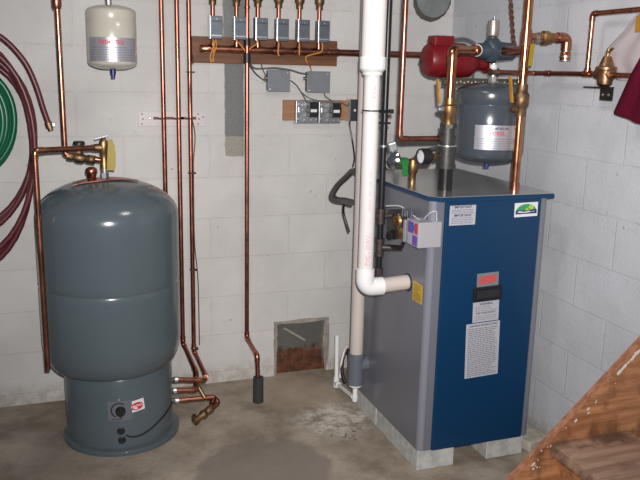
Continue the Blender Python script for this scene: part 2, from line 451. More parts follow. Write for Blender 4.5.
# ================================================================ the setting
HOLE = (-.945, -.655, .30)
bm = BM()
box(bm, (-3.6, 0, 0), (HOLE[0], .2, 2.45)); box(bm, (HOLE[1], 0, 0), (.2, .2, 2.45)); box(bm, (HOLE[0], 0, HOLE[2]), (HOLE[1], .2, 2.45))
bmesh.ops.remove_doubles(bm, verts=bm.verts, dist=1e-5)
struct('wall_back', bm, block_wall('painted_block_wall', 0, .06, (.63, .615, .595),
       [(-1.208, -1.113, 1.268, 1.64, (.20, .205, .20)), (-1.208, -1.113, 1.175, 1.272, (.34, .32, .28)), (-1.215, -1.11, 1.735, 2.3, (.23, .24, .235))]))
bm = BM(); box(bm, (0, -3.0, 0), (.2, 0, 2.45))
struct('wall_right', bm, block_wall('painted_block_side_wall', 1, 1.153+.4064, (.63, .645, .68)))
bm = BM(); box(bm, (-3.6, -4.4, -.1), (.2, .2, 0))
struct('floor', bm, floor_mat())

# ================================================================ indirect water heater
TX, TY, TR, JR = -1.776, -.395, .291, .229
t = thing('indirect_water_heater', 'large grey cylindrical water heater tank standing on the floor at left', 'water heater', (TX, TY, 0))
bm = BM(); lathe(bm, [(0, 0), (.250, 0), (.252, .012), (.250, .022), (JR+.002, .026), (0, .026)], (TX+.006, TY, 0), seg=72)
part('base_ring', bm, M['tank_grey'], t)
bm = BM(); lathe(bm, [(JR, .02), (JR, .325), (JR-.006, .335), (JR-.03, .335)], (TX, TY, 0), seg=72)
jk = part('base_jacket', bm, M['tank_grey'], t)
prof = [(JR-.035, .325), (JR-.012, .328), (JR+.004, .334)]
prof += [(JR+.004+(TR-JR-.004)*math.sin(a), .47-.136*math.cos(a)) for a in [i*PI/24 for i in range(1, 13)]]
prof += [(TR, .49), (TR, .67), (TR, .692), (TR-.0025, .699), (TR-.0035, .703), (TR-.0025, .707), (TR, .714), (TR, .735), (TR, .96), (TR, .985)]
prof += [(TR*math.cos(a), .985+.155*math.sin(a)) for a in [i*PI/28 for i in range(1, 14)]] + [(0, 1.140)]
bm = BM(); lathe(bm, prof, (TX-.020, TY, 0), seg=80); part('tank_shell', bm, M['tank_grey'], t)
# control plate with dial
def jang(px, py):
    p = oCyl(px, py, TX, TY, JR); return math.atan2(p.y-TY, p.x-TX), p.z
a, z = jang(120, 411); fn = cyl_fn(TX, TY, JR, a, z)
bm = BM(); sheet(bm, fn, .098, .088, .002); pl = part('thermostat_plate', bm, M['plate_grey'], t)
bm = BM(); disc(bm, fn, .034, .034, .0026, -.004, .004, PI*.28, PI*1.35, 24, .82); lines(bm, fn, .07, 0, 1, -.036, -.036, .0026, .003); part('dial_scale', bm, M['black_print'], pl)
n = (fn(0, 0, 1)-fn(0, 0, 0)).normalized(); k0 = fn(.002, 0, .002)
bm = BM(); lathe(bm, [(0, 0), (.021, 0), (.019, .016), (.016, .02), (0, .02)], k0, n, 28); obox(bm, k0+n*.022, n, (0, 0, 1), n.cross(V((0, 0, 1))), .012, .036, .007, .002)
part('thermostat_knob', bm, M['black'], pl)
bm = BM(); lathe(bm, [(0, 0), (.006, 0), (.004, .004), (0, .005)], fn(-.002, .05, 0), n, 12); part('screw', bm, M['steel_light'], t)
a, z = jang(137, 405.5); fn = cyl_fn(TX, TY, JR, a, z, .12)
bm = BM(); sheet(bm, fn, .064, .05, .001); lb = part('maker_sticker', bm, M['white'], t, 'white sticker with a red oval')
bm = BM(); disc(bm, fn, .027, .0175, .0016, 0, -.002); part('red_oval', bm, M['red_print'], lb)
bm = BM(); text_bm(bm, 'AMTROL', .0135, lambda x, y, q=0: fn(x, y, .0022), True); part('lettering', bm, M['white'], lb)
for q, (px, py) in enumerate(((121, 431), (122, 440))):
    a, z = jang(px, py); fn = cyl_fn(TX, TY, JR, a, z); n = (fn(0, 0, 1)-fn(0, 0, 0)).normalized()
    bm = BM(); lathe(bm, [(0, 0), (.016, 0), (.016, .003), (.012, .006), (0, .004)], fn(0, 0, 0), n, 24); part('knockout_plug', bm, M['black'], t)
a, z = jang(125, 453); fn = cyl_fn(TX+.006, TY, .2505, a, .018); n = (fn(0, 0, 1)-fn(0, 0, 0)).normalized()
bm = BM(); lathe(bm, [(0, 0), (.005, 0), (.004, .003), (0, .004)], fn(0, 0, 0), n, 10); part('screw', bm, M['steel_light'], t)
# sensor lead round the jacket
pts = []
for px, py in ((126, 435), (133, 436.5), (142, 434), (152, 427), (161, 418), (168, 409), (172, 401)):
    a, z = jang(px, py); pts.append(V((TX+(JR+.004)*math.cos(a), TY+(JR+.004)*math.sin(a), z)))
bm = BM(); sweep(bm, smooth_path(pts), .0032, 8); part('sensor_wire', bm, M['black'], t)
# copper dip tube strap and nub on the dome
def dome(x, y):
    r = min(1., math.hypot(x-TX+.02, y-TY)/TR); return .985+.155*math.sqrt(1-r*r)
bm = BM(); top, bot = [], []
for i in range(17):
    s = i/16; x = TX-.155+.26*s; w = .008+.024*math.sin(PI*s)**2+.004*math.sin(9*s)
    yc = TY-.06+.03*s; q = []
    for dy in (-w, w): q.append(V((x, yc+dy, dome(x, yc+dy)+.004)))
    top.append([bm.verts.new(p+V((0, 0, .003))) for p in q]); bot.append([bm.verts.new(p) for p in q])
for i in range(16):
    bm.faces.new((top[i][0], top[i+1][0], top[i+1][1], top[i][1])); bm.faces.new((bot[i][0], bot[i][1], bot[i+1][1], bot[i+1][0]))
    for j in (0, 1): bm.faces.new((top[i][j], top[i+1][j], bot[i+1][j], bot[i][j]))
for i in (0, 16): bm.faces.new((top[i][0], top[i][1], bot[i][1], bot[i][0]))
part('dome_strap', bm, M['copper_dull'], t, 'flat copper strap across the dome')
nb = oY(91.5, 174.5, -.43)
bm = BM(); lathe(bm, [(0, -.03), (.018, -.03), (.019, 0), (.024, .006), (.024, .02), (.02, .026), (.012, .031), (0, .031)], nb, (0, 0, 1), 8)
part('anode_cap', bm, M['copper_dull'], t, 'copper anode cap on the dome')

# tank tappings on the right of the jacket (three stubs), pipes join them
R34 = .0112
PY = -.41
stub = []
for (px, py) in ((172, 380), (170.5, 391), (170, 401.5)): stub.append(oY(px, py, PY))
for i, s in enumerate(stub):
    bm = BM(); cyl(bm, s-V((.04, 0, 0)), s+V((.012+.012*(i == 2), 0, 0)), .012); part('tapping', bm, M['iron'] if i < 2 else M['tank_grey'], t)
    bm = BM(); cyl(bm, s+V((.012+.012*(i == 2), 0, 0)), s+V((.026+.014*(i == 2), 0, 0)), .0135); part('union_ring', bm, M['steel_light'], t)

# ================================================================ wall pipes at the tank
def vertical_pipe(name, label, px_top, pts_low, y=-.032, fittings=(), base=None, extra=None):
    top = oY(px_top, 0, y); top = V((top.x, y, 2.35)); pts = [top]+pts_low
    th = thing(name, label, 'pipe', pts[-1])
    bm = BM(); tube(bm, pts, R34, .03, 16); part('pipe', bm, M['copper_dull'], th)
    for i in range(1, len(pts)-1):
        bm = BM(); elbow(bm, pts[i-1], pts[i], pts[i+1], R34, .022, .014); part('elbow', bm, M['copper'], th)
    return th, pts
w161 = oY(162, 100, -.032)
vertical_pipe('copper_pipe', 'leftmost of three copper pipes in the white strap, running down behind the grey tank', 161, [V((oY(161, 0, -.032).x, -.032, .9)), V((oY(161, 0, -.032).x, -.032, .36)), V((oY(161, 0, -.032).x-.1, -.09, .33))])
xa = oY(176.5, 0, -.032).x; low = oY(183.5, 348, -.05)
vertical_pipe('copper_pipe', 'middle of three copper pipes in the white strap, ending in the middle tank tapping', 176.5,
   [V((xa, -.032, low.z+.02)), oY(196, 371, -.33), oY(196.5, 390, PY), stub[1]+V((.02, 0, 0))])
xb = oY(188.5, 0, -.032).x
p198 = oY(198, 358, -.06)
vertical_pipe('copper_pipe', 'rightmost of three copper pipes in the white strap, bending to the top tank tapping', 188.5,
   [V((xb, -.032, p198.z+.03)), oY(206.5, 377, -.30), oY(204, 380, PY), stub[0]+V((.02, 0, 0))])
# drain line with boiler drain cock
s = stub[2]; e1 = oY(214, 397, PY); e2 = oY(219, 403, PY-.02); e3 = oY(208, 411, PY-.05); e4 = oY(198, 419, PY-.08)
th = thing('drain_valve', 'short copper drain pipe with brass drain cock low at the right of the grey tank', 'valve', e4)
bm = BM(); tube(bm, [s+V((.036, 0, 0)), e1, e2, e3], R34*1.05, .02); part('pipe', bm, M['copper'], th)
bm = BM(); elbow(bm, s+V((.036, 0, 0)), e1+V((.006, 0, 0)), e3, R34*1.1, .02, .02); part('elbow', bm, M['copper_dull'], th)
bm = BM(); d = (e4-e3).normalized(); lathe(bm, [(0, -.03), (.015, -.03), (.019, -.02), (.019, .0), (.016, .012), (.021, .018), (.021, .034), (.015, .045), (.017, .07), (.019, .07), (.019, .085), (.012, .085), (.012, .075), (0, .075)], e3, d, 20)
part('drain_cock', bm, M['brass_dull'], th)
bm = BM(); hd = V((-.55, -.4, .55)).normalized(); cyl(bm, e3+d*.06, e3+d*.06+hd*.035, .003); lathe(bm, [(0, 0), (.012, 0), (.012, .004), (0, .004)], e3+d*.06+hd*.035, hd, 14)
part('cock_handle', bm, M['brass_dull'], th)
bm = BM(); a = oY(195, 391, PY+.0); b = oY(213, 402, PY-.02); cyl(bm, oY(197, 384, PY+.02), oY(205, 398, PY-.012), .0095); part('check_fitting', bm, M['brass_dull'], th)

# white perforated strap
pa, pb = oY(138, 111.5, -.004), oY(205, 127.5, -.004)
th = thing('pipe_strap', 'white perforated metal strap on the wall behind the three copper pipes', 'strap', ((pa.x+pb.x)/2, 0, pb.z))
bm = BM(); box(bm, (pa.x, -.006, pa.z), (pb.x, 0.0, pb.z+.006), .002); part('plate', bm, M['white_steel'], th)
bm = BM()
for px, py in ((142, 114), (143, 119), (142, 124), (198, 114), (199, 119), (198, 124), (203, 117)):
    q = oY(px, py, -.006); lathe(bm, [(0, 0), (.0035, 0), (.0035, .001), (0, .001)], (q.x, -.006, q.z), (0, -1, 0), 10)
part('screw_hole', bm, M['black_print'], th)
for px in (161.8, 177, 189.5):
    q = oY(px, 118.5, -.03)
    bm = BM(); sweep(bm, [V((q.x+.0145*math.cos(aa), -.032+.0145*math.sin(aa), q.z)) for aa in [PI+i*PI/10 for i in range(11)]], .004, 8)
    for sx in (-.024, .024): box(bm, (q.x+sx-.012, -.010, q.z-.006), (q.x+sx+.012, -.006, q.z+.006))
    part('pipe_clip', bm, M['wire_brown'], th, 'dark clip round a pipe')
q = oY(150, 119, -.006)
for px in (150, 156, 166, 172.5): 
    q = oY(px, 118.7, -.006)
    bm = BM(); lathe(bm, [(0, 0), (.006, 0), (.004, .003), (0, .004)], (q.x, -.006, q.z), (0, -1, 0), 12); part('screw', bm, M['steel_light'], th)

# thin wire taped to the third pipe
pts = [oY(192, 54, -.03), oY(193.5, 62, -.047), oY(190.5, 70, -.05), oY(191, 110, -.05), oY(195, 135, -.045), oY(193.5, 160, -.05), oY(193.5, 172, -.05), oY(194.5, 240, -.05), oY(198, 280, -.05), oY(199.5, 345, -.058)]
bm = BM(); sweep(bm, smooth_path(pts), .0025, 6)
th = thing('sensor_cable', 'thin brown cable strapped along the rightmost of the three copper pipes', 'cable', pts[-1])
part('cable', bm, M['wire_brown'], th)
for py in (72, 173, 270, 349):
    q = oY(188.8, py, -.032); bm = BM(); x0 = xb
    box(bm, (x0-.014, -.05, q.z-.003), (x0+.022, -.018, q.z+.003), .002); part('cable_tie', bm, M['black'], th)

# ================================================================ inlet pipe over the tank with globe valve, relief valve and its discharge pipe
YT = -.42
tp = oY(104.5, 171, YT); th = thing('relief_valve', 'brass relief valve with yellow tag and copper discharge pipe falling left of the grey tank', 'relief valve', V((tp.x, YT, 1.125)))
z0, z1 = dome(tp.x, YT)-.002, oY(104, 138, YT).z
bm = BM(); cyl(bm, (tp.x, YT, z0), (tp.x, YT, z0+.028), .017, seg=6); cyl(bm, (tp.x, YT, z0+.028), (tp.x, YT, z0+.05), .0145); part('nipple', bm, M['steel'], th)
zb = z0+.045
H = z1-zb
bm = BM(); lathe(bm, [(0, 0), (.016, 0), (.016, .03), (.0145, .034), (.0145, H*.5), (.018, H*.54), (.018, H*.86), (.014, H*.94), (.007, H), (0, H)], (tp.x, YT, zb), seg=24)
part('valve_body', bm, M['brass'], th)
zo = oY(100, 147.5, YT).z
bm = BM(); cyl(bm, (tp.x, YT, zo), (tp.x-.036, YT-.003, zo), .0155); part('outlet_collar', bm, M['brass_dull'], th)
bm = BM(); obox(bm, (tp.x-.008, YT-.004, z1+.004), (1, 0, .25), (0, 1, 0), (-.25, 0, 1), .055, .014, .004, .001); cyl(bm, (tp.x+.012, YT-.004, z1-.012), (tp.x+.012, YT-.004, z1+.01), .004); part('lever', bm, M['steel'], th)
bm = BM()
for i in range(11):
    pass
cv = [oY(px, py, YT-.012) for px, py in ((108, 139.5), (112, 139.5), (114.5, 145), (115.8, 155), (115.8, 165), (114.5, 170.5), (107, 170))]
prism(bm, cv, (0, .003, 0)); part('warning_tag', bm, M['yellow_tag'], th, 'curled yellow warning tag')
A = V((tp.x-.03, YT-.003, zo)); B = oY(34.5, 150.5, YT-.15)
Dn = V((B.x, B.y, oY(48, 370, B.y).z))
bm = BM(); tube(bm, [A, B, Dn], R34, .022, 16); part('discharge_pipe', bm, M['copper'], th)
bm = BM(); elbow(bm, A, B, Dn, R34, .022, .012); part('elbow', bm, M['copper_bright'], th)
bm = BM(); sleeve(bm, A-V((.012, 0, 0)), (1, 0, .05), .012, R34, 1.25); part('solder_ring', bm, M['solder'], th)

# inlet
YI = -.40
x60 = oY(60, 70, YI).x; zc = oY(66, 154.5, YI).z; pe = V((x60+.003, YI, zc))
tj = V((tp.x-.012, YI, oY(97, 160, YI).z))
th = thing('inlet_pipe', 'copper inlet pipe with black valve knob, dropping from above to the grey tank top', 'pipe', pe)
P0 = V((x60, YI, 2.35)); bm = BM(); tube(bm, [P0, pe, tj], R34, .02, 16); part('pipe', bm, M['copper'], th)
bm = BM(); elbow(bm, P0, pe, tj, R34, .02, .008); part('elbow', bm, M['copper_dull'], th)
vb = oY(79.5, 156.5, YI); vb.z = (pe.z+tj.z)/2-.002
dx = (tj-pe).normalized()
bm = BM(); lathe(bm, [(0, -.05), (.015, -.05), (.017, -.03), (.013, -.024), (.021, -.012), (.021, .012), (.013, .024), (.017, .03), (.015, .05), (0, .05)], vb, dx, 20); part('valve_body', bm, M['brass_dull'], th)
bm = BM(); cyl(bm, vb, vb+V((0, -.004, .05)), .010); cyl(bm, vb+V((0, 0, .02)), vb+V((0, 0, .03)), .0145, seg=6); part('valve_stem', bm, M['brass_dull'], th)
kz = oY(79.5, 143, YI).z
bm = BM(); lathe(bm, [(0, 0), (.016, 0), (.024, .006), (.0245, .014), (.02, .02), (0, .021)], (vb.x, YI-.004, kz-.012), (0, 0, 1), 12); cyl(bm, (vb.x, YI-.004, vb.z+.04), (vb.x, YI-.004, kz), .006); part('valve_knob', bm, M['black'], th, 'round black knob')
un = oY(92, 158, YI); un.z = tj.z+.002
bm = BM(); cyl(bm, un-dx*.02, un+dx*.012, .018, seg=8); part('union', bm, M['brass_dull'], th)
zt = oY(57.5, 6, YI).z
bm = BM(); lathe(bm, [(0, 0), (.014, 0), (.019, .012), (.019, .05), (.014, .062), (0, .062)], (x60, YI, zt-.012), seg=18); part('coupling', bm, M['copper_dull'], th)

# ================================================================ cream expansion tank
def expansion_tank(c, R, zb, zt, label, m, lab, text, neck_top, groups=None):
    th = thing('expansion_tank', label, 'expansion tank', (c.x, c.y, zb))
    H = zt-zb; d = R*.42
    prof = [(0, 0), (R*.3, .004)]+[(R*math.sin(a), d*.75-d*.75*math.cos(a)) for a in [i*PI/20 for i in range(3, 10)]]
    prof += [(R, d*.82), (R, H*.5), (R*1.0, H*.5), (R, H*.72), (R*.985, H*.73), (R*.985, H*.735), (R, H*.745), (R, H-d*.7)]
    prof += [(R*math.cos(a), H-d*.7+d*.7*math.sin(a)) for a in [i*PI/20 for i in range(1, 10)]]+[(0, H)]
    bm = BM(); lathe(bm, prof, (c.x, c.y, zb), seg=64); part('shell', bm, m, th)
    return th
ET = oY(111.5, 30, -.28); zb, zt = oY(111, 70, -.28).z, oY(109, 4.5, -.28).z; RB = .1005
t = expansion_tank(ET, RB, zb, zt, 'small cream expansion tank hanging high on the wall above the grey water heater', M['beige'], None, None, None)
bm = BM(); cyl(bm, (ET.x-.008, ET.y, zt-.01), (ET.x-.008, ET.y, zt+.03), .013); cyl(bm, (ET.x-.008, ET.y, zt+.03), (ET.x-.008, ET.y, 2.35), .011); part('neck_pipe', bm, M['solder'], t)
bm = BM(); cyl(bm, (ET.x, ET.y, zb+.004), (ET.x, ET.y, zb-.018), .012); cyl(bm, (ET.x, ET.y, zb-.018), (ET.x, ET.y, zb-.034), .0085); part('air_valve_cap', bm, M['blue_cap'], t, 'dark blue valve cap')
p = oCyl(113, 49.5, ET.x, ET.y, RB); a = math.atan2(p.y-ET.y, p.x-ET.x)-.0; fn = cyl_fn(ET.x, ET.y, RB, a, p.z)
bm = BM(); sheet(bm, fn, .225, .096, .0008, 28); lb = part('foil_label', bm, M['foil'], t, 'silver label with red heading')
bm = BM(); text_bm(bm, 'THERM-X-TROL', .0235, lambda x, y, q=0: fn(x*.62-.005, y+.028, .0016), True); part('lettering', bm, M['red_print'], lb)
bm = BM(); lines(bm, fn, .19, 0, 6, .008, -.04, .0015, .0022, 3); part('fine_print', bm, M['grey_print'], lb)

# ================================================================ zone valve board
b0, b1 = oY(192, 37.5, -.02), oY(337, 63, -.02)
zt_, zb_ = oY(265, 38.5, -.02).z, oY(265, 64.5, -.02).z
bm = BM(); box(bm, (b0.x, -.02, zb_), (b1.x, 0, zt_), .002)
single('mounting_board', bm, M['board'], ((b0.x+b1.x)/2, 0, zb_), 'long brown wooden board on the wall behind the zone valves', 'board')
YH = -.058
h0, h1 = oY(200, 48, YH), oY(440, 56, YH); hz = (oY(250, 50, YH).z+oY(400, 54.5, YH).z)/2
th = thing('supply_header', 'long horizontal copper header pipe crossing the brown board towards the corner', 'pipe', (h0.x, YH, hz))
bm = BM(); cyl(bm, (h0.x+.02, YH, hz), (-.02, YH, hz), .0165); part('pipe', bm, M['copper_dull'], th)
bm = BM(); lathe(bm, [(0, -.012), (.016, -.012), (.021, -.006), (.021, .03), (0, .03)], (h0.x+.012, YH, hz), (1, 0, 0), 20); part('end_cap', bm, M['copper'], th)
for px in (306, 333): 
    q = oY(px, 52, YH); bm = BM(); cyl(bm, (q.x-.028, YH, hz), (q.x+.028, YH, hz), .0195); part('coupling', bm, M['copper_dull'], th)
# one zone valve at a local spot, copied along the header
YV = -.058
zv_px = (215, 239, 260.5, 281.5, 302.5, 322.5)
zx = [oY(px, 28, YV-.05).x for px in zv_px]
zlab = ['zone valve with steel cover at the far left end of the brown board',
        'second zone valve from the left, just left of the tall copper pipe',
        'third zone valve from the left, just right of the tall copper pipe',
        'fourth zone valve from the left on the brown board',
        'fifth zone valve from the left, next to the rightmost one',
        'rightmost zone valve at the right end of the brown board']
bz0, bz1 = oY(265, 40.5, -.12).z, oY(265, 18, -.12).z
t0 = thing('zone_valve', zlab[0], 'zone valve', (zx[0], YV, hz), 'zone valves along the header')
x = zx[0]
bm = BM(); cyl(bm, (x, YV, hz+.014), (x, YV, 2.35), .0108); part('riser_pipe', bm, M['copper_dull'], t0)
bm = BM(); cyl(bm, (x-.0, YV, hz), (x, YV, hz+.03), .0145); cyl(bm, (x-.026, YV, hz), (x+.026, YV, hz), .019); part('header_tee', bm, M['copper_dull'], t0)
bm = BM(); lathe(bm, [(0, 0), (.014, 0), (.019, .02), (.019, .07), (.014, .085), (0, .085)], (x, YV, (bz0+bz1)/2-.05), seg=20); part('valve_body', bm, M['brass_dull'], t0)
bm = BM(); box(bm, (x-.024, -.125, bz0), (x+.032, -.078, bz1), .003); cv = part('cover', bm, M['box_front'], t0)
bm = BM(); box(bm, (x-.0265, -.126, bz0-.002), (x-.022, -.076, bz1+.002), .001); part('bright_left_side', bm, M['steel_light'], cv)  # flash-lit left side of the cover, its brightness put into the colour
bm = BM(); box(bm, (x-.02, -.1262, bz0+.012), (x+.027, -.125, bz0+.017)); part('cover_print', bm, M['steel_light'], cv)
bm = BM(); lathe(bm, [(0, 0), (.004, 0), (.003, .003), (0, .003)], (x+.004, -.125, bz1-.014), (0, -1, 0), 10); part('cover_screw', bm, M['steel_light'], cv)
bm = BM(); box(bm, (x-.02, -.1258, bz1-.026), (x+.027, -.1248, bz1-.021)); part('cover_slot', bm, M['box_dark'], cv)
bm = BM(); lathe(bm, [(0, 0), (.017, 0), (.0175, .02), (.024, .03), (.024, .06), (.016, .07), (0, .07)], (x, YV, oY(300, 9, YV).z), seg=18); part('union', bm, M['brass_dull'], t0)
for i in range(1, 6): dup(t0, (zx[i], YV, hz), zlab[i])
# orange control wires from every valve
wl = ['orange wire looping below the leftmost zone valve', 'orange wire from the second zone valve to the tall pipe', 'orange wire from the third zone valve to the tall pipe',
      'orange wire hanging straight from the fourth zone valve', 'orange wire hanging straight from the fifth zone valve', 'orange wire from the rightmost zone valve down to a grey box']
wp = [[(213, 39), (213.5, 46), (210.5, 56), (211, 62), (213, 58), (214, 46), (215.5, 40)],
      [(235, 39), (238, 42), (243, 48), (247, 54), (247, 57)],
      [(257, 39), (256.5, 44), (252, 47), (248.5, 51), (247.5, 56)],
      [(278.5, 39), (278.8, 45), (278, 52), (279, 56)],
      [(299, 39), (299.4, 46), (299.3, 55)],
      [(321, 39), (322.5, 46), (321, 52), (312, 54.5), (306, 57), (307, 63), (310, 66), (311.5, 71)]]
for l, q in zip(wl, wp):
    pts = [oY(px, py, -.10 if j else -.098) for j, (px, py) in enumerate(q)]
    if l.endswith('box'): pts[-1] = oY(311.5, 72, -.03); pts[-2] = oY(310, 66, -.05)
    bm = BM(); sweep(bm, smooth_path(pts), .0036, 7)
    if l.startswith('orange wire looping'): sweep(bm, smooth_path([p+V((.012, -.004, 0)) for p in pts[:4]]), .003, 7)
    single('control_wire', bm, M['wire_orange'], pts[0], l, 'wire', 'orange wires under the zone valves')

# tall pipe passing in front of the header to the foam sleeve on the floor
YP = -.10
xt = oY(247, 120, YP).x
k1 = V((xt, YP, oY(247, 338, YP).z)); k2 = oY(257, 353, -.275); k3 = oY(259, 385, -.295)
k3 = V((k2.x+.004, -.285, .10)); fo = oZ(259, 398, 0.05)
th = thing('copper_pipe', 'tall copper pipe crossing the brown board, ending in a black foam sleeve', 'pipe', (k3.x, -.285, 0))
k2 = V((k3.x-.002, -.27, oY(257.5, 355, -.27).z))
bm = BM(); tube(bm, [(xt, YP, 2.35), k1, k2, k3], .0108, .03, 16); part('pipe', bm, M['copper_dull'], th)
bm = BM(); elbow(bm, (xt, YP, 2), k1, k2, .0108, .02, .012); part('elbow', bm, M['copper'], th)
bm = BM(); elbow(bm, k1, k2, k3, .0108, .02, .012); part('elbow', bm, M['copper'], th)
bm = BM(); cyl(bm, (k3.x, k3.y, 0), (k3.x+.001, k3.y, .128), .0265, .025); part('foam_sleeve', bm, M['rubber'], th, 'black foam sleeve')
zA, zB = oY(247, 38, YP).z, oY(247, 63, YP).z
bm = BM(); cyl(bm, (xt, YP, zB), (xt, YP, zB+.045), .0165); part('tape_wrap', bm, M['black'], th, 'black tape wrapped round the pipe')
bm = BM(); cyl(bm, (xt, YP, zA-.035), (xt, YP, zA), .016); part('tape_wrap', bm, M['black'], th, 'black tape wrapped round the pipe')
zr = oY(245, 7, YP).z
bm = BM(); cyl(bm, (xt, YP, zr-.006), (xt, YP, zr+.006), .0135); part('clip_ring', bm, M['copper_dull'], th)

# ================================================================ electrical boxes below the board
def junction_box(px0, px1, py0, py1, label, tab):
    a, b = oY(px0, py0, -.05), oY(px1, py1, -.05); c = (a+b)/2
    th = thing('junction_box', label, 'junction box', (c.x, 0, b.z), 'junction boxes below the board')
    bm = BM(); box(bm, (a.x+.004, -.045, a.z-.004), (b.x-.004, 0, b.z+.004), .004); part('box', bm, M['box_dark'], th)
    bm = BM(); box(bm, (a.x, -.049, a.z), (b.x, -.045, b.z), .0015); cv = part('cover', bm, M['box_grey'], th)
    bm = BM()
    for sx, sz in ((a.x+.012, b.z+.012), (b.x-.012, a.z-.012)): lathe(bm, [(0, 0), (.0035, 0), (.003, .002), (0, .003)], (sx, -.049, sz), (0, -1, 0), 10)
    part('screw', bm, M['steel_light'], cv)
    bm = BM(); cyl(bm, (a.x+.006, -.025, c.z+tab), (a.x-.012, -.025, c.z+tab), .009, seg=12); part('cable_clamp', bm, M['steel'], th)
    return th
junction_box(268, 290, 69.5, 92, 'grey square junction box left of its twin, below the brown board', .012)
junction_box(307.5, 330, 71, 93, 'grey square junction box right of its twin, below the right end of the brown board', .016)
a, b = oY(283.5, 100, -.018), oY(357, 122, -.018)
zt_, zb_ = oY(300, 100, -.018).z, oY(300, 120.5, -.018).z
bm = BM(); box(bm, (a.x, -.018, zb_), (b.x, 0, zt_), .002)
single('mounting_board', bm, M['board_light'], ((a.x+b.x)/2, 0, zb_), 'short light brown board on the wall behind the two transformers', 'board')
def transformer(px0, px1, py0, py1, label):
    a, b = oY(px0, py0, -.05), oY(px1, py1, -.05); c = (a+b)/2
    th = thing('transformer', label, 'transformer', (c.x, -.018, b.z), 'transformers on the short board')
    bm = BM(); box(bm, (a.x, -.045, a.z), (b.x, -.018, b.z), .003); part('plate_box', bm, M['steel'], th)
    x0, x1 = a.x+(b.x-a.x)*.46, a.x+(b.x-a.x)*.88; z0, z1 = b.z+(a.z-b.z)*.30, b.z+(a.z-b.z)*.95
    bm = BM(); box(bm, (x0, -.09, z0), (x1, -.045, z1), .003); co = part('core', bm, M['black'], th)
    zm = (z0+z1)/2
    bm = BM(); box(bm, (x0-.006, -.084, zm-.016), (x1+.006, -.05, zm+.016), .006); part('winding', bm, M['black'], co)
    bm = BM(); box(bm, (x0+.008, -.092, zm-.012), (x1-.008, -.0905, zm+.002)); part('rating_label', bm, M['white'], co)
    bm = BM(); r = random.Random(int(px0))
    for fx, fz in ((.12, .85), (.3, .8), (.14, .5), (.3, .6), (.2, .65), (.1, .2), (.4, .15), (.7, .15), (.93, .15)):
        lathe(bm, [(0, 0), (.005, 0), (.004, .004), (0, .005)], (a.x+(b.x-a.x)*fx, -.045, b.z+(a.z-b.z)*fz), (0, -1, 0), 10)
    box(bm, (a.x+.012, -.051, b.z+(a.z-b.z)*.5), (a.x+.026, -.045, b.z+(a.z-b.z)*.72), .001)
    part('screw_terminal', bm, M['steel_light'], th)
transformer(296.5, 318, 100.5, 123.5, 'left one of two grey plates with a black transformer on the short board')
transformer(319.5, 340.5, 101.5, 123.5, 'right one of two grey plates with a black transformer, nearer the pipes')
a, b = oY(348, 99.5, -.06), oY(357.5, 121, -.06)
th = thing('switch_box', 'narrow dark switch box at the right end of the short board', 'switch box', ((a.x+b.x)/2, -.018, b.z))
bm = BM(); box(bm, (a.x+.012, -.06, b.z), (b.x, -.018, a.z), .003); part('box', bm, M['box_dark'], th)
bm = BM(); box(bm, (a.x+.009, -.062, b.z-.003), (a.x+.0125, -.017, a.z+.003)); part('bright_left_side', bm, M['steel_light'], th)
bm = BM(); box(bm, (b.x-.022, -.066, (a.z+b.z)/2-.006), (b.x-.013, -.06, (a.z+b.z)/2+.006), .001); part('toggle', bm, M['white'], th)

def cable(pts, r, m, label, y=-.03, name='cable', group=None):
    pts = [oY(p[0], p[1], p[2] if len(p) > 2 else y) for p in pts]
    bm = BM(); sweep(bm, smooth_path(pts), r, 7); return single(name, bm, m, pts[0], label, 'cable', group)
cable([(249, 62, -.10), (254, 68, -.06), (262, 68.5), (275, 68), (290, 70), (300, 73), (308, 74)], .0042, M['wire_grey'], 'dark cable from the tall pipe to the right junction box, arching over the left one', -.06)
cable([(249, 65, -.10), (256, 74, -.05), (262, 79), (267, 82)], .0038, M['wire_grey'], 'short dark cable from the tall pipe down to the left junction box', -.028)
cable([(261, 63, -.02), (263, 70, -.025), (266, 76)], .003, M['wire_brown'], 'short brown wire from the brown board to the left junction box', -.025)
cable([(290.5, 80.5), (296, 85), (301, 92), (305, 99), (306, 102, -.047)], .0035, M['wire_grey'], 'dark cable from the left junction box down to the left transformer', -.03)
cable([(301, 92, -.036), (309, 98), (320, 101, -.04), (329, 102.5, -.047)], .0028, M['wire_grey'], 'thin dark wire branching across to the right transformer', -.035)
cable([(324, 93), (326, 97), (333, 101), (342, 103), (347, 106, -.028), (350, 109, -.03)], .0032, M['wire_grey'], 'dark cable from the right junction box to the switch box', -.03)
cable([(350, 121, -.04), (349.5, 125, -.035), (351, 133), (353, 145, -.06), (354.5, 158, -.15), (353, 166, -.25)], .0042, M['black'], 'black cable hanging from the switch box towards the boiler', -.04)

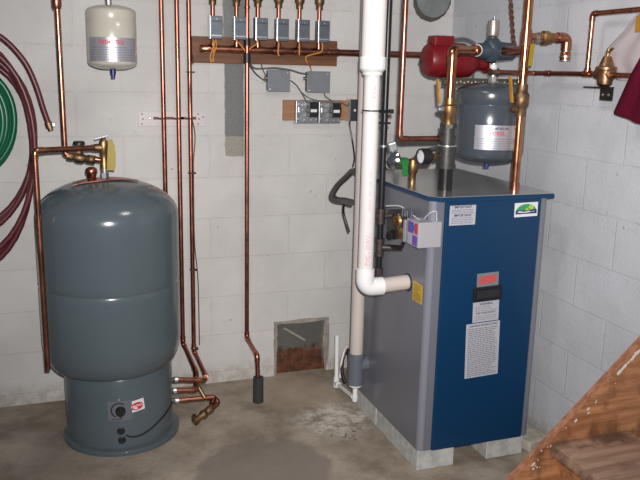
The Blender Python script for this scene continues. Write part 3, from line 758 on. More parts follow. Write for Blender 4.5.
# ================================================================ round sealed opening, cleanout
pc = oY(431.5, -.5, 0)
t = thing('sealed_opening', 'round mortar-filled flue opening at the top of the back wall near the corner', 'wall plug', (pc.x, 0, pc.z-.1))
bm = BM(); rr = [.106+.003*math.sin(3*2*PI*i/48+1)+.006*random.random() for i in range(48)]
ro = [bm.verts.new((pc.x+rr[i]*math.cos(2*PI*i/48), -.003, pc.z+rr[i]*math.sin(2*PI*i/48))) for i in range(48)]
ri = [bm.verts.new((pc.x+.096*math.cos(2*PI*i/48)+.004, -.014, pc.z+.094*math.sin(2*PI*i/48)+.006)) for i in range(48)]
rb = [bm.verts.new((v.co.x, 0, v.co.z)) for v in ro]
for i in range(48): bm.faces.new((ro[i], ro[(i+1) % 48], ri[(i+1) % 48], ri[i])); bm.faces.new((ro[i], rb[i], rb[(i+1) % 48], ro[(i+1) % 48]))
part('rough_rim', bm, M['mortar_dark'], t)
bm = BM(); lathe(bm, [(0, .008), (.097, .008), (.095, .018), (.075, .021), (0, .022)], (pc.x+.004, 0, pc.z+.006), (0, -1, 0), 40); part('mortar_disc', bm, M['mortar_grey'], t)

t = thing('cleanout_panel', 'rusty sheet metal panel set in a square opening low in the back wall', 'panel', ((HOLE[0]+HOLE[1])/2, .03, 0))
bm = BM(); box(bm, (HOLE[0], .028, 0), (HOLE[1], .034, HOLE[2])); part('metal_sheet', bm, M['rust'], t)
bm = BM()
def ragged(p0, p1, n, w):
    r = random.Random(int(p0[0]*1000)+n)
    for i in range(n):
        a = V(p0).lerp(V(p1), i/n); b = V(p0).lerp(V(p1), (i+1)/n); k = w*(.6+.7*r.random())
        lo = V(map(min, a, b)); hi = V(map(max, a, b))
        box(bm, (lo.x-k/2, -.008*r.random()-.003, lo.z-k/2), (hi.x+k/2, .03, hi.z+k/2), .004)
ragged((HOLE[0]+.002, 0, .012), (HOLE[0]+.002, 0, HOLE[2]-.01), 9, .016)
ragged((HOLE[1]-.004, 0, .05), (HOLE[1]-.004, 0, HOLE[2]-.01), 7, .03)
ragged((HOLE[0], 0, HOLE[2]-.006), (HOLE[1], 0, HOLE[2]-.004), 11, .018)
part('mortar_edge', bm, M['pale_mortar'], t)
bm = BM(); a, b = oY(284, 328, .02), oY(305, 340, .02); d = (b-a)
obox(bm, (a+b)/2, d, (0, 1, 0), d.cross(V((0, 1, 0))), d.length, .008, .012, .001); part('splinter', bm, M['pale_mortar'], t, 'pale diagonal sliver')

# ================================================================ boiler
BX0, BX1, BYF, BYB, BZ0, BZ1 = -.668, -.135, -1.132, -.365, .095, 1.14
RL, RR = .022, .04
def footprint(x0, x1, yf, yb, rl, rr, z, n=8):
    pts = [V((x0, yb, z))]
    pts += [V((x0+rl-rl*math.cos(i*PI/2/n), yf+rl-rl*math.sin(i*PI/2/n), z)) for i in range(n+1)]
    pts += [V((x1-rr+rr*math.sin(i*PI/2/n), yf+rr-rr*math.cos(i*PI/2/n), z)) for i in range(n+1)]
    pts += [V((x1, yb, z))]
    return pts
t = thing('boiler', 'tall blue and grey gas boiler standing on concrete blocks in the corner', 'boiler', ((BX0+BX1)/2, (BYF+BYB)/2, BZ0))
bm = BM(); prism(bm, footprint(BX0, BX1, BYF, BYB, RL, RR, BZ0), (0, 0, BZ1-.017-BZ0))
for f in bm.faces: f.smooth = abs(f.normal.z) < .5 and f.calc_area() < .04
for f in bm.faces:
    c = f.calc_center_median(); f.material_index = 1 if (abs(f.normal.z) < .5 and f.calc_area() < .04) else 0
cab = part('cabinet', bm, [M['boiler_grey'], M['boiler_lit_corner']], t)
bm = BM(); box(bm, (-.612, BYF-.010, BZ0), (-.186, BYF+.004, BZ1-.019), .004); fr = part('front_panel', bm, M['boiler_blue'], t, 'dark blue front panel')
bm = BM(); prism(bm, [V((BX0-.006, BYB+.004, BZ1-.018)), V((BX0-.006, BYF+.026, BZ1-.018)), V((BX0+.036, BYF-.016, BZ1-.018)), V((BX1+.002, BYF-.016, BZ1-.018)), V((BX1+.010, BYF-.008, BZ1-.018)), V((BX1+.010, BYB+.004, BZ1-.018))], (0, 0, .016))
bmesh.ops.bevel(bm, geom=[e for e in bm.edges if all(v.co.z > BZ1-.01 for v in e.verts)], offset=.004, segments=2, affect='EDGES')
part('lid', bm, M['boiler_blue'], t)
bm = BM(); prism(bm, [V((BX0, BYB, BZ1-.004)), V((BX0, BYF+.03, BZ1-.004)), V((BX0+.039, BYF-.008, BZ1-.004)), V((BX1-.002, BYF-.008, BZ1-.004)), V((BX1+.004, BYF-.002, BZ1-.004)), V((BX1+.004, BYB, BZ1-.004))], (0, 0, .0045))
part('top_sheet', bm, M['boiler_top'], t, 'dark glossy steel top')
YF = BYF-.010
def flabel(name, px0, px1, py0, py1, m, tilt=0., lab=None, par=None):
    pm, qm = (px0+px1)/2, (py0+py1)/2
    a, b = V((oY(px0, qm, YF).x, YF, oY(pm, py0, YF).z)), V((oY(px1, qm, YF).x, YF, oY(pm, py1, YF).z)); c = (a+b)/2; c.y = YF
    fn = plane_fn(c, (math.cos(tilt), 0, math.sin(tilt)), (-math.sin(tilt), 0, math.cos(tilt)))
    w, h = abs(b.x-a.x), abs(a.z-b.z)
    bm = BM(); sheet(bm, fn, w, h, .0008, 2); o = part(name, bm, m, t, lab)
    return o, fn, w, h
o, fn, w, h = flabel('notice_label', 449.5, 475.5, 205.3, 225, M['paper'], 0, 'pale notice label with two headings')
bm = BM(); lines(bm, fn, w*.84, 0, 3, h*.27, h*.12, .0012, .0022, 5); lines(bm, fn, w*.84, 0, 4, -h*.14, -h*.4, .0012, .0022, 6); part('fine_print', bm, M['grey_print'], o)
bm = BM(); text_bm(bm, 'IMPORTANT', .0135, lambda x, y, q=0: fn(x, y+h*.41, .0014), True); part('heading', bm, M['black_print'], o)
bm = BM(); text_bm(bm, 'IMPORTANT', .0135, lambda x, y, q=0: fn(x, y-h*.01, .0014), True); part('heading', bm, M['black_print'], o)
o, fn, w, h = flabel('emblem_sticker', 514.5, 537.5, 202.5, 216.5, M['white'], .02, 'white sticker with a green dome emblem')
bm = BM(); disc(bm, fn, w*.46, h*.62, .0012, 0, -h*.22, .0, PI); part('green_dome', bm, M['grass_green'], o)
bm = BM(); disc(bm, fn, w*.12, h*.2, .0016, w*.2, h*.12); disc(bm, fn, w*.09, h*.12, .0016, w*.05, h*.0); part('lime_patch', bm, M['lime_print'], o)
bm = BM(); bm.faces.new([bm.verts.new(fn(x*w, y*h, .0018)) for x, y in ((-.46, -.3), (.46, -.3), (.45, -.02), (.3, .02), (.1, -.06), (-.2, -.05), (-.4, -.0), (-.45, -.1))]); part('navy_band', bm, M['navy_print'], o)
bm = BM(); bm.faces.new([bm.verts.new(fn(x*w, y*h, .0024)) for x, y in ((-.4, -.17), (-.3, -.08), (-.1, -.16), (.1, -.1), (.2, -.16), (.35, -.12), (.35, -.16), (.1, -.19), (-.1, -.22))]); part('white_stroke', bm, M['white'], o)
o, fn, w, h = flabel('indicator_plate', 477, 498.5, 272.7, 286, M['box_grey'], .04, 'grey plate with a red window')
bm = BM(); bm.faces.new([bm.verts.new(fn(x*w, y*h, .0014)) for x, y in ((-.42, -.34), (.1, -.3), (.4, -.2), (.42, .3), (-.2, .32), (-.42, .2))]); part('red_window', bm, M['red_lens'], o)
a, b = oY(473.5, 286.8, YF), oY(500.5, 299.5, YF)
bm = BM(); obox(bm, ((a.x+b.x)/2, YF-.003, (a.z+b.z)/2), (1, 0, .03), (0, 1, 0), (-.03, 0, 1), b.x-a.x, .01, a.z-b.z-.004, .003); dsp = part('display_panel', bm, M['black'], t, 'black display panel')
bm = BM(); obox(bm, ((a.x+b.x)/2, YF-.0085, (a.z+b.z)/2), (1, 0, .03), (0, 1, 0), (-.03, 0, 1), (b.x-a.x)*.8, .002, (a.z-b.z)*.5, .0005); part('display_window', bm, M['black_print'], dsp)
o, fn, w, h = flabel('warning_label', 472.8, 498.5, 301.3, 321.2, M['paper'], .035, 'small pale warning label')
bm = BM(); lines(bm, fn, w*.86, 0, 3, h*.26, h*.06, .0012, .0022, 8); lines(bm, fn, w*.86, 0, 3, -h*.2, -h*.38, .0012, .0022, 9); part('fine_print', bm, M['grey_print'], o)
bm = BM(); text_bm(bm, 'WARNING', .0125, lambda x, y, q=0: fn(x, y+h*.39, .0014), True); part('heading', bm, M['black_print'], o)
bm = BM(); text_bm(bm, 'FOR YOUR SAFETY', .0105, lambda x, y, q=0: fn(x, y-h*.06, .0014), True); part('heading', bm, M['black_print'], o)
o, fn, w, h = flabel('instruction_label', 465.5, 498.5, 322.5, 376, M['paper'], .035, 'tall pale instruction label')
bm = BM(); lines(bm, fn, w*.88, 0, 26, h*.40, -h*.46, .0012, .0032, 10, .2); part('fine_print', bm, M['grey_print'], o)
bm = BM(); text_bm(bm, 'LIGHTING INSTRUCTIONS', .0105, lambda x, y, q=0: fn(x, y+h*.455, .0014), True); part('lettering', bm, M['black_print'], o)
# yellow sticker on the side
a, b = oX(413, 281, BX0), oX(422.5, 305, BX0)
c = oX(417.5, 293, BX0); yw = abs(a.y-b.y)
fn = plane_fn((BX0, c.y, c.z+.002), (0, -1, 0), (0, 0, 1))
p1 = fn(.0, 0, 0)
w, h = .082, .078
bm = BM(); sheet(bm, fn, w, h, .0008, 2); o = part('caution_sticker', bm, M['yellow'], t, 'small yellow sticker by the vent pipe')
bm = BM(); lines(bm, fn, w*.75, 0, 3, h*.35, h*.08, .0014, .005, 4); lines(bm, fn, w*.75, 0, 4, -h*.06, -h*.38, .0014, .005, 14, .1); part('print', bm, M['board_light'], o)
# control box on the left corner of the cabinet
cx0, cx1, cyf, cyb = -.724, -.627, -1.148, -1.04
zt_, zb_ = oY(430, 222.5, cyf).z, oY(430, 248, cyf).z
bm = BM(); box(bm, (cx0, cyf, zb_), (cx1, cyb, zt_), .004); cb = part('ignition_control', bm, M['control_white'], t, 'pale grey control box with purple label')
fn = plane_fn((cx0, (cyf+cyb)/2, (zt_+zb_)/2), (0, -1, 0), (0, 0, 1)); w, h = cyb-cyf, zt_-zb_
bm = BM(); sheet(bm, lambda x, y, q=0: fn(x, y, q), w*.92, h*.92, .0008, 2); part('label_ground', bm, M['paper'], cb)
def quad(bmx, x0, y0, x1, y1, q=.0014): bmx.faces.new([bmx.verts.new(fn(x*w, y*h, q)) for x, y in ((x0, y0), (x1, y0), (x1, y1), (x0, y1))])
bm = BM(); quad(bm, -.44, .0, .12, .44); part('purple_print', bm, M['purple'], cb)
bm = BM(); quad(bm, .05, -.44, .44, -.05); part('purple_print', bm, M['purple'], cb)
bm = BM(); quad(bm, -.2, .12, .2, .36, .0018); part('blue_print', bm, M['blue_print'], cb)
bm = BM(); quad(bm, .2, .02, .44, .44, .0016); part('red_print', bm, M['red_print'], cb)
# pale cable looping from the gas pipe to the control box
YG = -.93
pts = [oY(386, 206, -.93), oY(399, 206, -.98), oY(408, 211, -1.02), oY(418, 219, -1.08), oY(427, 222.5, -1.12), oY(436, 222, -1.16), oY(440.5, 216.5, -1.16), oY(436, 211.5, -1.16), oY(430, 213, -1.15), oY(424, 219, -1.12)]
pts = [V((min(p.x, -.66), p.y, p.z)) for p in pts]
bm = BM(); sweep(bm, smooth_path(pts), .0028, 8); single('ignition_cable', bm, M['cable_white'], pts[0], 'thin pale cable looping over the control box on the boiler side', 'cable')

# concrete blocks under the boiler
def cblock(x0, x1, y0, y1, label):
    bm = BM(); box(bm, (x0, y0, 0), (x1, y1, BZ0), .004)
    single('concrete_block', bm, M['block'], ((x0+x1)/2, (y0+y1)/2, 0), label, 'block', 'blocks under the boiler')
cblock(-.662, -.492, -1.116, -.70, 'concrete block under the front left corner of the boiler')
cblock(-.662, -.492, -.695, -.43, 'concrete block under the rear left corner of the boiler')
cblock(-.335, -.158, -1.116, -.70, 'concrete block under the front right corner of the boiler')
cblock(-.335, -.158, -.695, -.43, 'concrete block under the rear right corner of the boiler')

# ================================================================ vent pipes
YV1 = -.965; xv = oY(369, 170, YV1).x; zc1 = oY(373, 57, YV1).z; zc2 = oY(373, 72, YV1).z
ze = oY(366, 287, YV1).z; ye = oX(408, 287, BX0).y
t = thing('vent_pipe', 'thick white plastic vent pipe dropping from above and elbowing into the boiler side', 'pipe', (xv, YV1, ze))
bm = BM(); cyl(bm, (xv, YV1, zc1-.02), (xv, YV1, 2.35), .0445, seg=36); part('wide_pipe', bm, M['pvc'], t)
bm = BM(); lathe(bm, [(0, 0), (.036, 0), (.038, .003), (.038, .012), (.049, .022), (.0497, .026), (.0497, zc1-zc2+.010), (.048, zc1-zc2+.012), (0, zc1-zc2+.012)], (xv, YV1, zc2-.012), seg=36); part('reducer', bm, M['pvc_white'], t)
bm = BM(); cyl(bm, (xv, YV1, ze+.05), (xv, YV1, zc2), .0302, seg=32); pp = part('narrow_pipe', bm, M['pvc'], t)
pE = V((BX0+.004, YV1, ze+.008))
bm = BM(); sweep(bm, fillet([V((xv, YV1, ze+.075)), V((xv, YV1, ze)), V((xv+.075, YV1, ze))], .05, 10), .0365, 28); part('elbow', bm, M['pvc_white'], t)
bm = BM(); cyl(bm, (xv+.06, YV1, ze), pE, .0302, seg=28); part('side_pipe', bm, M['pvc_old'], t)
bm = BM(); cyl(bm, (BX0-.003, YV1, ze+.006), (BX0+.002, YV1, ze+.006), .037, seg=28); part('wall_gasket', bm, M['black'], t)
an = math.atan2(EYE.y-YV1, EYE.x-xv)+.25
def vfn(z): 
    f = cyl_fn(xv, YV1, .0302, an, z); return lambda x, y, q=0: f(y, x, .0009)
bm = BM(); text_bm(bm, 'PVC - DWV', .024, lambda x, y, q=0: cyl_fn(xv, YV1, .0302, an, oY(368, 249, YV1).z)(-y, x, .0008), True); part('lettering', bm, M['pink_print'], pp)
bm = BM(); text_bm(bm, 'SCH 40   PVC 1120   NSF', .014, lambda x, y, q=0: cyl_fn(xv, YV1, .0302, an, oY(371, 190, YV1).z)(-y, x, .0008)); part('fine_lettering', bm, M['pink_print'], pp)
bm = BM(); text_bm(bm, 'PVC', .024, lambda x, y, q=0: cyl_fn(xv, YV1, .0302, an, oY(373, 92, YV1).z)(-y, x, .0008)); part('top_lettering', bm, M['pink_print'], pp)
# cable tie round vent pipe and gas pipe
YG = -.93; xg = oY(385, 110, YG).x
zz = oY(375, 111, -1.0).z
bm = BM(); path = []
for i in range(33):
    aa = 2*PI*i/32; path.append(V((xv+.033*math.cos(aa), YV1+.033*math.sin(aa), zz)))
sweep(bm, path, .003, 6, False)
cyl(bm, (xv+.03, YV1, zz), (xg+.016, YG-.016, zz-.002), .003, seg=6); box(bm, (xg+.01, YG-.03, zz-.012), (xg+.024, YG-.012, zz+.004), .001)
single('cable_tie', bm, M['black'], (xv, YV1, zz), 'black cable tie round the white vent pipe and the black gas pipe', 'cable tie')

YV2 = -.58; x2 = oY(357, 335, YV2).x
zg1, zg0 = oY(355, 353, YV2).z, oY(355, 383.5, YV2).z
t = thing('exhaust_pipe', 'thinner pinkish plastic pipe behind the thick vent pipe, ending in a grey tee', 'pipe', (x2, YV2, zg0-.08))
bm = BM(); cyl(bm, (x2, YV2, zg1-.02), (x2, YV2, 2.35), .0302, seg=30); part('pipe', bm, M['pvc_old'], t)
bm = BM(); cyl(bm, (x2, YV2, zg0), (x2, YV2, zg1), .0375, seg=30); zt2 = oX(372, 353, BX0).z; cyl(bm, (x2, YV2, (zg0+zg1)/2+.02), (BX0+.004, YV2, (zg0+zg1)/2+.02), .034, seg=26); part('grey_tee', bm, M['pvc_grey'], t, 'grey plastic tee fitting')
bm = BM(); lathe(bm, [(0, 0), (.014, 0), (.027, .008), (.032, .014), (.032, .03), (0, .03)], (x2, YV2, zg0-.022), seg=24); part('reducer', bm, M['pvc_white'], t)
zp = oY(354, 398, YV2).z
bm = BM(); cyl(bm, (x2, YV2, zp-.01), (x2, YV2, zg0-.02), .0115); lathe(bm, [(0, 0), (.010, 0), (.014, .006), (.014, .032), (0, .032)], (x2, YV2, zp-.018), seg=18); part('drip_leg', bm, M['pvc_white'], t)
# condensate tube along floor
c0 = V((x2-.004, YV2+.010, zp)); c1 = oZ(336.5, 383, .034); c2 = V((c1.x, c1.y+.01, oY(336, 336, c1.y).z))
t = thing('condensate_tube', 'thin white drain tube standing by the wall and running along the floor', 'pipe', c1)
bm = BM(); tube(bm, [c0, c1], .0105); part('floor_tube', bm, M['pvc_white'], t)
bm = BM(); tube(bm, [c1, c2], .0112); part('standpipe', bm, M['pvc_white'], t)
bm = BM(); lathe(bm, [(0, -.02), (.0155, -.02), (.0155, .03), (0, .03)], c1, (0, 0, 1), 18); sweep(bm, [c1, c1+(c0-c1).normalized()*.05], .0145, 16); part('elbow', bm, M['pvc_white'], t)
p = oY(341, 362, -.30)
bm = BM(); sweep(bm, smooth_path([oY(340, 378, -.38), oY(341, 365, -.36), oY(344, 352, -.34), oY(348, 345, -.34)]), .006, 8)
single('spare_tube', bm, M['pvc_old'], oY(340, 378, -.38), 'thin pale tube bent up between the standing drain tube and the boiler', 'tube')
pts = [oY(345, 383, -.42), oY(342, 372, -.38), oY(343, 358, -.34), oY(348, 350, -.34), oY(350, 362, -.36)]
bm = BM(); sweep(bm, smooth_path(pts), .0095, 8); single('black_hose', bm, M['black'], pts[0], 'short black hose looped on the floor behind the thin drain tubes', 'hose')

# ================================================================ gas line and gas valve
YG = -.93; xg = oY(385, 110, YG).x; zg = oY(380, 276, YG).z
t = thing('gas_pipe', 'black iron gas pipe with drip leg running down beside the thick white vent pipe', 'pipe', (xg, YG, zg))
bm = BM(); cyl(bm, (xg, YG, zg+.03), (xg, YG, 2.35), .0125); part('pipe', bm, M['black_iron'], t)
bm = BM(); cyl(bm, (xg-.031, YG+.03, oY(380, 135, YG).z), (xg-.031, YG+.03, 2.35), .0075); part('side_conduit', bm, M['iron'], t, 'thin grey conduit alongside')
zv = oY(384, 216, YG).z
bm = BM(); lathe(bm, [(0, -.03), (.019, -.03), (.019, -.018), (.0165, -.016), (.0165, .016), (.019, .018), (.019, .03), (0, .03)], (xg, YG, zv), seg=18); cyl(bm, (xg-.03, YG, zv), (xg, YG, zv), .012); part('tee', bm, M['iron_brown'], t)
z5 = oY(382, 247, YG).z
bm = BM(); lathe(bm, [(0, -.035), (.019, -.035), (.019, -.022), (.016, -.02), (.016, .02), (.02, .022), (.02, .035), (0, .035)], (xg, YG, z5), seg=18); part('lower_tee', bm, M['iron_brown'], t)
bm = BM(); lathe(bm, [(0, 0), (.015, 0), (.018, .006), (.018, .035), (.0125, .037), (0, .037)], (xg, YG, zg), seg=18); part('drip_cap', bm, M['iron_brown'], t)
for py in (112, 123):
    z6 = oY(386, py, YG).z; bm = BM(); box(bm, (xg-.04, YG-.016, z6-.004), (xg+.02, YG+.016, z6+.004), .002); part('clip', bm, M['black'], t)
z6 = oY(386, 146, YG).z
bm = BM(); cyl(bm, (xg, YG, z6-.004), (xg, YG, z6+.004), .015); part('joint_ring', bm, M['steel'], t)
# valve: body against boiler side
gz = oX(402, 224, BX0-.05).z
gv = thing('gas_valve', 'brass and chrome gas valve between the black gas pipe and the boiler side', 'gas valve', (BX0, -.95, gz-.06))
def gp(px, py, x=BX0-.05): return oX(px, py, x)
a, b = gp(398, 207), gp(407, 246)
bm = BM(); box(bm, (BX0-.075, -1.0, gz-.055), (BX0+.002, -.90, gz+.045), .008); part('body', bm, M['iron'], gv)
c = gp(397, 221, BX0-.075); bm = BM(); lathe(bm, [(0, 0), (.022, 0), (.024, .008), (.019, .014), (.012, .016), (.011, .026), (0, .028)], c+V((.006, 0, 0)), (-1, -.5, 0), 28); part('regulator', bm, M['brass'], gv)
c = gp(394, 234, BX0-.07); bm = BM(); lathe(bm, [(0, -.03), (.022, -.03), (.022, 0), (.017, .004), (.017, .03), (0, .034)], c, (-1, -.55, -.1), 22); part('valve_knob', bm, M['black'], gv)
c = gp(399, 233, BX0-.07); bm = BM(); lathe(bm, [(0, 0), (.021, 0), (.022, .006), (.016, .01), (0, .01)], c+V((.01, 0, 0)), (-1, -.5, 0), 24); part('knob_collar', bm, M['brass'], gv)
c = gp(406, 226, BX0-.085)
bm = BM(); obox(bm, gp(405.5, 231, BX0-.085), (0, 1, 0), (1, 0, 0), (0, 0, 1), .02, .012, .085, .003); part('bright_bracket', bm, M['steel_light'], gv)
c = gp(410, 213, BX0-.06); bm = BM(); lathe(bm, [(0, -.015), (.012, -.015), (.012, .01), (.007, .014), (.007, .024), (0, .025)], c, (0, 0, 1), 16); part('test_port', bm, M['chrome'], gv)
c = gp(404.5, 211, BX0-.06); bm = BM(); lathe(bm, [(0, -.02), (.011, -.02), (.011, .008), (0, .014)], c, (0, 0, 1), 16); part('test_port', bm, M['chrome'], gv)
a = V((xg, YG, zv)); b = gp(398, 214, BX0-.04)
bm = BM(); tube(bm, [a+V((.0, 0, 0)), V((a.x+.02, a.y, a.z)), V((BX0-.03, -.95, a.z+.004))], .0095); part('inlet_nipple', bm, M['iron_brown'], gv)
a = V((xg, YG, z5)); bm = BM(); tube(bm, [a, V((BX0-.03, -.96, a.z-.002))], .0125); part('lower_nipple', bm, M['iron_brown'], gv)
c = gp(400, 248, BX0-.05); bm = BM(); sweep(bm, smooth_path([c+V((-.03, .04, 0)), c, c+V((.0, -.03, .03)), c+V((.012, -.035, .05))]), .008, 10); part('pilot_tube', bm, M['black_iron'], gv)

# flexible conduit on the rear left of the boiler
z0 = .0
pts = [oY(352, 171, -.46), oY(346, 177, -.40), oY(337, 186, -.34), oY(331.5, 196, -.32), (335, 200), oY(343, 201, -.42), oY(351, 203, -.52)]
pts[4] = oY(335, 200, -.35)
pp = smooth_path(pts, 12)
t = thing('flexible_conduit', 'two dark flexible conduits bulging out from behind the boiler at its rear left', 'conduit', pts[4])
bm = BM(); sweep(bm, pp, [.0125+.0012*(i % 2) for i in range(len(pp))], 12); part('conduit', bm, M['conduit'], t)
pp2 = [p+V((.016, .012, .004)) for p in pp]; bm = BM(); sweep(bm, pp2, [.009+.001*(i % 2) for i in range(len(pp2))], 10); part('conduit', bm, M['conduit'], t)
bm = BM(); sweep(bm, smooth_path([oY(344, 203, -.42), oY(343.5, 212, -.40), oY(346, 222, -.41), oY(349, 232, -.43)]), .006, 8); part('loose_lead', bm, M['black'], t)

# ================================================================ pipework above the boiler
# supply riser
SX, SY = -.535, -.985
def SZ(py): return oY(448, py, SY).z
T0 = BZ1
t = thing('supply_riser', 'copper riser with ball valve on iron fittings, standing on the left of the boiler top', 'pipe', (SX, SY, T0))
bm = BM(); lathe(bm, [(0, 0), (.029, 0), (.029, SZ(168)-T0), (0, SZ(168)-T0)], (SX, SY, T0), seg=24); part('iron_nipple', bm, M['black_iron'], t)
bm = BM(); cyl(bm, (SX, SY, SZ(166)), (SX, SY, SZ(146)), .034, seg=24); cyl(bm, (SX, SY, SZ(168)), (SX, SY, SZ(164)), .038, seg=24); cyl(bm, (SX, SY, SZ(150)), (SX, SY, SZ(146)), .038, seg=24); part('lower_coupling', bm, M['iron'], t)
bm = BM(); cyl(bm, (SX, SY, SZ(146.5)), (SX, SY, SZ(145)), .036); part('bright_ring', bm, M['steel_light'], t)
bm = BM(); cyl(bm, (SX, SY, SZ(145)), (SX, SY, SZ(126)), .031, seg=24); cyl(bm, (SX, SY, SZ(141)), (SX, SY, SZ(136)), .035); cyl(bm, (SX, SY, SZ(128)), (SX, SY, SZ(124)), .034, seg=8); cyl(bm, (SX, SY, SZ(138.5)), (SX-.04, SY, SZ(138.5)), .019); part('iron_tee', bm, M['iron'], t)
bm = BM(); lathe(bm, [(0, SZ(125)-T0), (.023, SZ(125)-T0), (.024, SZ(116)-T0), (.03, SZ(113)-T0), (.03, SZ(106)-T0), (.022, SZ(104)-T0), (.022, SZ(98)-T0), (0, SZ(98)-T0)], (SX, SY, T0), seg=24)
cyl(bm, (SX, SY, SZ(109)), (SX-.045, SY-.01, SZ(109)), .012); vb = part('ball_valve', bm, M['brass'], t)
hp = V((SX-.045, SY-.014, SZ(109)))
bm = BM(); lathe(bm, [(0, -.01), (.012, -.01), (.014, 0), (.009, .012), (0, .012)], hp, (-1, 0, 0), 10); part('stem_nut', bm, M['steel'], vb)
h1 = oY(439, 79, SY-.01)
bm = BM(); d = (h1-hp); obox(bm, hp+d*.6+V((-.006, 0, 0)), (1, 0, .1), (0, 1, 0), d, .006, .019, d.length*.8, .004); part('lever', bm, M['orange_handle'], vb, 'yellow lever handle')
zE = SZ(50); aR = oY(478, 49, -.90)
E0 = V((SX, SY, SZ(100))); E1 = V((SX, SY, zE)); SYA = -.86
ax0 = oY(477, 49.5, SYA); az = oY(495, 51, SYA).z
E2 = V((ax0.x+.01, SYA, az))
bm = BM(); tube(bm, [E0, E1, E2], .0178, .03, 20); part('pipe', bm, M['copper_bright'], t)
bm = BM(); elbow(bm, E0, E1, E2, .0178, .03, .016); part('elbow', bm, M['copper_bright'], t)
bm = BM(); dd = (E2-E1).normalized(); cyl(bm, E2-dd*.055, E2-dd*.02, .022); part('adapter', bm, M['copper'], t)
bm = BM(); sleeve(bm, E2-dd*.014, dd, .012, .0178, 1.35); part('white_ring', bm, M['white'], t)

# thin copper pipe to the iron tee
x4 = oY(403, 60, SY).x; q = V((x4, SY, SZ(138.5)))
t = thing('feed_pipe', 'thin copper pipe dropping behind the vent pipe and turning right into the iron tee', 'pipe', q)
bm = BM(); tube(bm, [(x4, SY, 2.35), q, (SX-.03, SY, q.z)], .0108, .022, 16); part('pipe', bm, M['copper_dull'], t)
bm = BM(); elbow(bm, (x4, SY, 2), q, (SX, SY, q.z), .0108, .022, .01); part('elbow', bm, M['copper'], t)

# gauge
gc = oY(422.5, 156.5, SY-.02); gn = V((-.985, -.16, 0)).normalized()
t = thing('pressure_gauge', 'round black-rimmed pressure gauge with white face beside the supply riser', 'gauge', gc)
bm = BM(); cyl(bm, gc+V((.01, 0, 0)), (SX-.028, SY, gc.z), .009); hexnut(bm, gc+V((.045, 0, 0)), gc+V((.06, 0, 0)), .013); part('stem', bm, M['brass_dull'], t)
bm = BM(); lathe(bm, [(0, -.032), (.027, -.032), (.031, -.026), (.032, .006), (.030, .012), (.0265, .012), (.0255, .006), (0, .006)], gc, gn, 36); part('case', bm, M['black'], t)
fn = plane_fn(gc+gn*.0068, V((0, 0, 1)).cross(gn), (0, 0, 1))
bm = BM(); disc(bm, fn, .0254, .0254, .0, n=32); part('dial', bm, M['white'], t, 'white dial')
bm = BM()
for i in range(13):
    a = -PI*.25+i*PI*1.5/12; u = (math.cos(a), math.sin(a)); w_ = (-u[1]*.001, u[0]*.001)
    bm.faces.new([bm.verts.new(fn(*p, .0008)) for p in ((u[0]*.0185+w_[0], u[1]*.0185+w_[1]), (u[0]*.0185-w_[0], u[1]*.0185-w_[1]), (u[0]*.0235-w_[0], u[1]*.0235-w_[1]), (u[0]*.0235+w_[0], u[1]*.0235+w_[1]))])
bm.faces.new([bm.verts.new(fn(*p, .0012)) for p in ((.003, -.006), (-.006, .003), (-.02, .014), (-.018, .016))]); part('scale_marks', bm, M['black_print'], t)

# relief valve cluster on boiler top
rx = oZ(412, 182, BZ1); ry = rx.y
def RZ(py): return oY(412, py, ry).z
t = thing('relief_valve', 'brass relief valve with green tape on the boiler top, left of the gauge', 'relief valve', (rx.x, ry, BZ1))
bm = BM(); lathe(bm, [(0, 0), (.016, 0), (.016, RZ(174)-BZ1), (.022, RZ(172)-BZ1), (.024, RZ(163)-BZ1), (.02, RZ(159.5)-BZ1), (.008, RZ(158)-BZ1), (0, RZ(158)-BZ1)], (rx.x, ry, BZ1), seg=24); part('valve_body', bm, M['brass'], t)
gxl = oY(403, 165, ry)
bm = BM(); cyl(bm, (rx.x, ry, gxl.z+.01), (oY(391, 162, ry).x, ry, gxl.z+.012), .016); part('outlet', bm, M['copper_dull'], t)
bm = BM(); cyl(bm, (gxl.x-.018, ry, gxl.z+.012), (gxl.x+.016, ry, gxl.z+.01), .0215); box(bm, (gxl.x-.012, ry-.024, gxl.z-.045), (gxl.x+.014, ry-.018, gxl.z+.02), .002); part('tape', bm, M['green_tape'], t, 'bright green tape')
cc = oY(392.5, 160, ry-.02)
bm = BM(); lathe(bm, [(0, -.02), (.03, -.02), (.04, -.005), (.04, .006), (.028, .016), (.012, .022), (0, .022)], cc, (-.9, -.5, .1), 28); part('cap', bm, M['chrome'], t, 'round chrome cap')
c2 = oY(392.5, 147, ry-.02)
bm = BM(); obox(bm, c2, (1, -.3, .3), (0, 1, 0), (-.3, 0, 1), .035, .02, .04, .006); cyl(bm, c2, cc, .008); part('lever', bm, M['steel'], t)
# narrow tube behind on the boiler top
pts = [oY(410, 162, -.62), oY(422, 152, -.55), oY(436, 147.5, -.5), oY(446, 143, -.48)]
bm = BM(); sweep(bm, smooth_path(pts), .008, 10); 
z_ = BZ1
t2 = thing('vent_tube', 'thin grey tube running behind the gauge above the boiler top', 'tube', pts[0])
part('tube', bm, M['steel'], t2)
bm = BM(); cyl(bm, (pts[0].x, pts[0].y, BZ1), (pts[0].x, pts[0].y, pts[0].z+.004), .008); part('foot', bm, M['steel'], t2)

